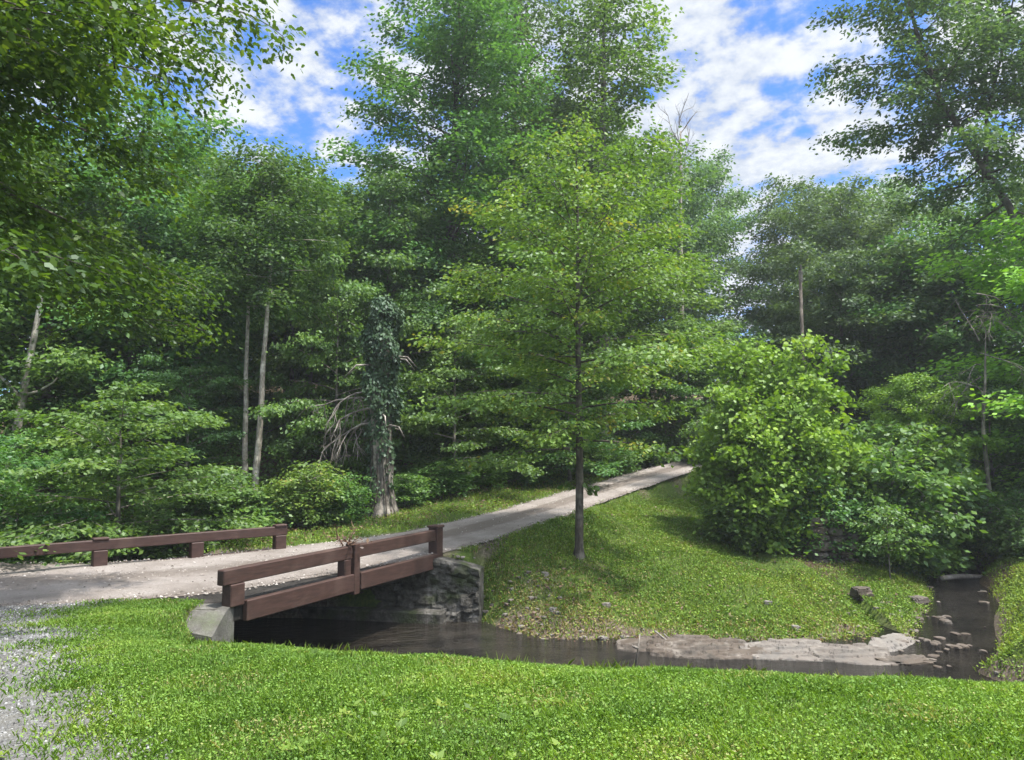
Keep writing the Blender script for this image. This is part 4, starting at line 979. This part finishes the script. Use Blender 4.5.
# taller tufts along the edge of the near bank
X, Y = scatter(26000, -4.6, 9, 5.5, 12.6, lambda X, Y: (pl(X, Y, STREAM)[0] > 1.4) * (pl(X, Y, STREAM)[0] < 7.2) * (gravel_mask(X, Y) < -.8) * (pl(X, Y, STREAM)[1] < 0) * sstep(.5, .95, wav(X, Y, 3.7, 2) * .5 + .5) * sstep(5.5, 8, Y))
blades('bank_weeds', X, Y, r.uniform(.06, .15, len(X)), r.uniform(.005, .009, len(X)), M['grass'], 'taller tufts of grass along the lip of the near bank', r, .35, np.clip(r.normal(.55, .2, len(X)), 0, 1))
def dens_bank(X, Y):
    ds, ss, _ = pl(X, Y, STREAM); dr, sr, (zr, wr) = pl(X, Y, ROAD); dt = np.hypot(X - 1.0, Y - 17.6)
    d = (ss > 0) * (sr > 0) * sstep(np.where(X > 7.6, .55, 1.25), np.where(X > 7.6, .95, 1.9), ds + np.where(X > 7.6, .1, .3) * wav(X, Y, 2.1)) * sstep(-.12, .25, dr - wr + .15 * wav(X, Y, 3))
    d = d * (1 - .2 * sstep(2.6, .8, dt)) * (1 - .5 * sstep(.9, .4, np.hypot(X + .6, Y - 17.0))) * (.40 + .60 * sstep(-.6, .2, wav(X, Y, 1.3, 4) * .6 + wav(X, Y, 4, 3) * .4))
    return d * ~((X < -.7) & (Y < 18.2)) * (1 - .85 * sstep(1.9, 1.2, np.hypot(X - 8.0, Y - 21.5)))
X, Y = scatter(400000, -1.6, 14, 14.6, 38, dens_bank)
sun_ = sstep(-.6, .5, wav(X, Y, .8, 2)); ln = np.clip(.36 + .24 * wav(X, Y, .9, 1) + .10 * wav(X, Y, 3.3) + r.normal(0, .17, len(X)) + .2 * sstep(17.5, 15.2, Y) + .1 * sstep(4, 7, X) * sstep(22, 18, Y), 0, 1)
ln = np.where(r.random(len(X)) < .28 * sstep(3.4, .6, np.hypot((X - .6) * .8, Y - 17.0)) + .22 * sstep(3.4, 1.8, pl(X, Y, STREAM)[0]) * (X < 7.5) + .04 + .14 * sstep(.3, .7, wav(X, Y, 1.4, 8)), np.clip(r.normal(.97, .03, len(X)), 0, 1), ln)
blades('bank_grass', X, Y, r.uniform(.05, .12, len(X)), r.uniform(.010, .020, len(X)), M['bank_grass'], 'patchy grass on the sloping bank around the lone tree', r, .5, ln, .35, .035)
def dens_verge(X, Y):
    dr, sr, (zr, wr) = pl(X, Y, ROAD); o_ = dr - wr
    return (sr < 0) * sstep(-.15, .25, o_ + .15 * wav(X, Y, 3)) * sstep(3.6, 1.2, o_) * (.45 + .55 * sstep(-.5, .3, wav(X, Y, 2, 4))) * (Y > 18.0)
X, Y = scatter(120000, -9, 10, 18, 40, dens_verge)
blades('verge_grass', X, Y, r.uniform(.05, .14, len(X)), r.uniform(.014, .026, len(X)), M['bank_grass'], 'rough grass verge between the lane and the wood', r, .5, np.clip(.52 + .2 * wav(X, Y, 1.2) + r.normal(0, .2, len(X)), 0, 1), .3, .04)
def dens_mound(X, Y):
    ds, ss, _ = pl(X, Y, STREAM); dd, s2, _ = pl(X, Y, SIDE)
    return (ss < 0) * (s2 < 0) * sstep(.55, .85, ds) * sstep(.4, .7, dd) * (.5 + .5 * sstep(-.5, .3, wav(X, Y, 2, 4)))
X, Y = scatter(110000, 8.0, 19, 11, 24, dens_mound)
blades('mound_grass', X, Y, r.uniform(.05, .13, len(X)), r.uniform(.010, .02, len(X)), M['bank_grass'], 'mossy yellow green grass mound right of the creek', r, .5, np.clip(.55 + .15 * wav(X, Y, 1.5) + r.normal(0, .14, len(X)), 0, .88), .45, .035)
# fallen leaves on the bank, verge and wood floor
X, Y = scatter(30000, -8, 11, 14.8, 34, lambda X, Y: (pl(X, Y, STREAM)[1] > 0) * (pl(X, Y, STREAM)[0] > 1.4) * (pl(X, Y, ROAD)[0] > pl(X, Y, ROAD)[2][1] + .1) * (~((X < -.8) & (Y < 18.6))) * np.where(pl(X, Y, ROAD)[1] < 0, .5, .08 + .5 * sstep(2.2, .4, np.hypot(X - .9, Y - 17.3)) + .35 * sstep(17, 15.3, Y)))
n = len(X); P = Plant(3); a = r.uniform(0, 6.28, n)
P.leaves(np.stack([X, Y, terrain(X, Y) + r.uniform(.03, .11, n)], 1), np.stack([np.cos(a), np.sin(a), r.normal(0, .2, n)], 1), r.random(n), r.uniform(.05, .11, n))
lm = P.crown_mesh('fallen_leaves', .6, .4); lm.materials.append(M['leaf_dry']); tag(link('fallen_leaves', lm, None), 'brown fallen leaves scattered on the bank and verge', 'leaves', kind='stuff')
X, Y = scatter(26000, -24, 22, 17.5, 42, lambda X, Y: (((pl(X, Y, STREAM)[1] > 0) & (pl(X, Y, ROAD)[1] < 0) & (pl(X, Y, ROAD)[0] > pl(X, Y, ROAD)[2][1] + 2.2)) | ((X > 8) & (Y > 21 + .0 * X) & (pl(X, Y, STREAM)[0] > 1.6) & (pl(X, Y, ROAD)[0] > 3))) * (.35 + .65 * sstep(-.4, .4, wav(X, Y, 1.1, 3))) * .6)
P = Plant(14); Z = terrain(X, Y); c = 15
for x_, y_, z_ in zip(X, Y, Z):
    hh = P.r.uniform(.2, .75); a = P.r.uniform(0, 6.28, c); q_ = P.r.normal(0, .22, (c, 3)) * [1, 1, .5]; q_[:, 2] = np.abs(q_[:, 2]) + hh * P.r.uniform(.3, 1, c)
    P.leaves(q_ + [x_, y_, z_], np.stack([np.cos(a), np.sin(a), P.r.normal(-.25, .25, c)], 1), np.clip(P.r.normal(.5, .2) + P.r.normal(0, .12, c), 0, 1), P.r.uniform(.09, .19, c))
ug = P.crown_mesh('undergrowth', .6, .6); ug.materials.append(M['leaf_mid']); tag(link('undergrowth', ug, None), 'low leafy undergrowth covering the wood floor', 'undergrowth', kind='stuff')
# gravel stones
X, Y = scatter(150000, -9.5, -1.6, 3.0, 12.6, lambda X, Y: (sstep(-.75, .35, gravel_mask(X, Y)) ** 1.6 * .9) * (X > -Y * .74 - .6) * (X < -1.2 - .2 * Y + 2.0) * np.clip(1.3 - Y * .07, .4, 1))
n = len(X); s_ = r.uniform(.007, .019, n) * np.clip(Y / 6, .9, 1.5); Z = terrain(X, Y) + s_ * .25
def pebbles(name, X, Y, Z, s_):
    n = len(X); oct_ = np.array([(1, 0, 0), (0, 1, 0), (-1, 0, 0), (0, -1, 0), (0, 0, .8)]); tris = [(0, 1, 4), (1, 2, 4), (2, 3, 4), (3, 0, 4)]
    ang = r.uniform(0, 6.28, n); base = oct_[None] * r.uniform(.6, 1.4, (n, 5, 1)); ca, sa = np.cos(ang)[:, None], np.sin(ang)[:, None]
    Vp = np.stack([ca * base[..., 0] - sa * base[..., 1], sa * base[..., 0] + ca * base[..., 1], base[..., 2]], -1) * s_[:, None, None] + np.stack([X, Y, Z], 1)[:, None]
    return np_mesh(name, Vp[:, tris].reshape(-1, 3), 3, np.repeat(np.clip(r.normal(.5, .25, n), 0, 1), 4))
me = pebbles('gravel', X, Y, Z, s_); me.materials.append(M['gravel_stone'])
tag(link('gravel', me, None), 'loose pale crushed gravel fading into the lawn', 'gravel', kind='stuff')

X, Y = scatter(60000, -13, 9, 11, 34, lambda X, Y: (pl(X, Y, ROAD)[0] < pl(X, Y, ROAD)[2][1] + .1) * np.clip(.12 + sstep(.7, 1.0, pl(X, Y, ROAD)[0] / pl(X, Y, ROAD)[2][1]) * .8 + .25 * sstep(.25, .05, pl(X, Y, ROAD)[0] / pl(X, Y, ROAD)[2][1]), 0, 1))
d_, _, (zr_, wr_) = pl(X, Y, ROAD); s_ = r.uniform(.012, .032, len(X))
me = pebbles('road_grit', X, Y, zr_ - .03 * (d_ / wr_) ** 2 + .014, s_); me.materials.append(M['grit_stone'])
tag(link('road_grit', me, None), 'loose grit and small stones on the lane and its edges', 'gravel', kind='stuff')
# ------------------------------------------------------------------ the air
b = MB(); zlo = min(v[2] for v in ground_V) - 1.0; ztop = 32.0; b.box((0, 45, (zlo + ztop) / 2), (250, 186, ztop - zlo)); hz = b.build('haze', None, None)
m, nt = mat_new('haze'); q = N(nt); pv = q.n('ShaderNodeVolumePrincipled', i_Density=.0007, i_Anisotropy=.2); pv.inputs['Color'].default_value = (.9, .95, 1, 1)
o = q.n('ShaderNodeOutputMaterial'); q.l(pv.outputs[0], o.inputs['Volume']); hz.data.materials.append(m); tag(hz, 'thin pale summer haze in the valley air', 'haze', kind='stuff')
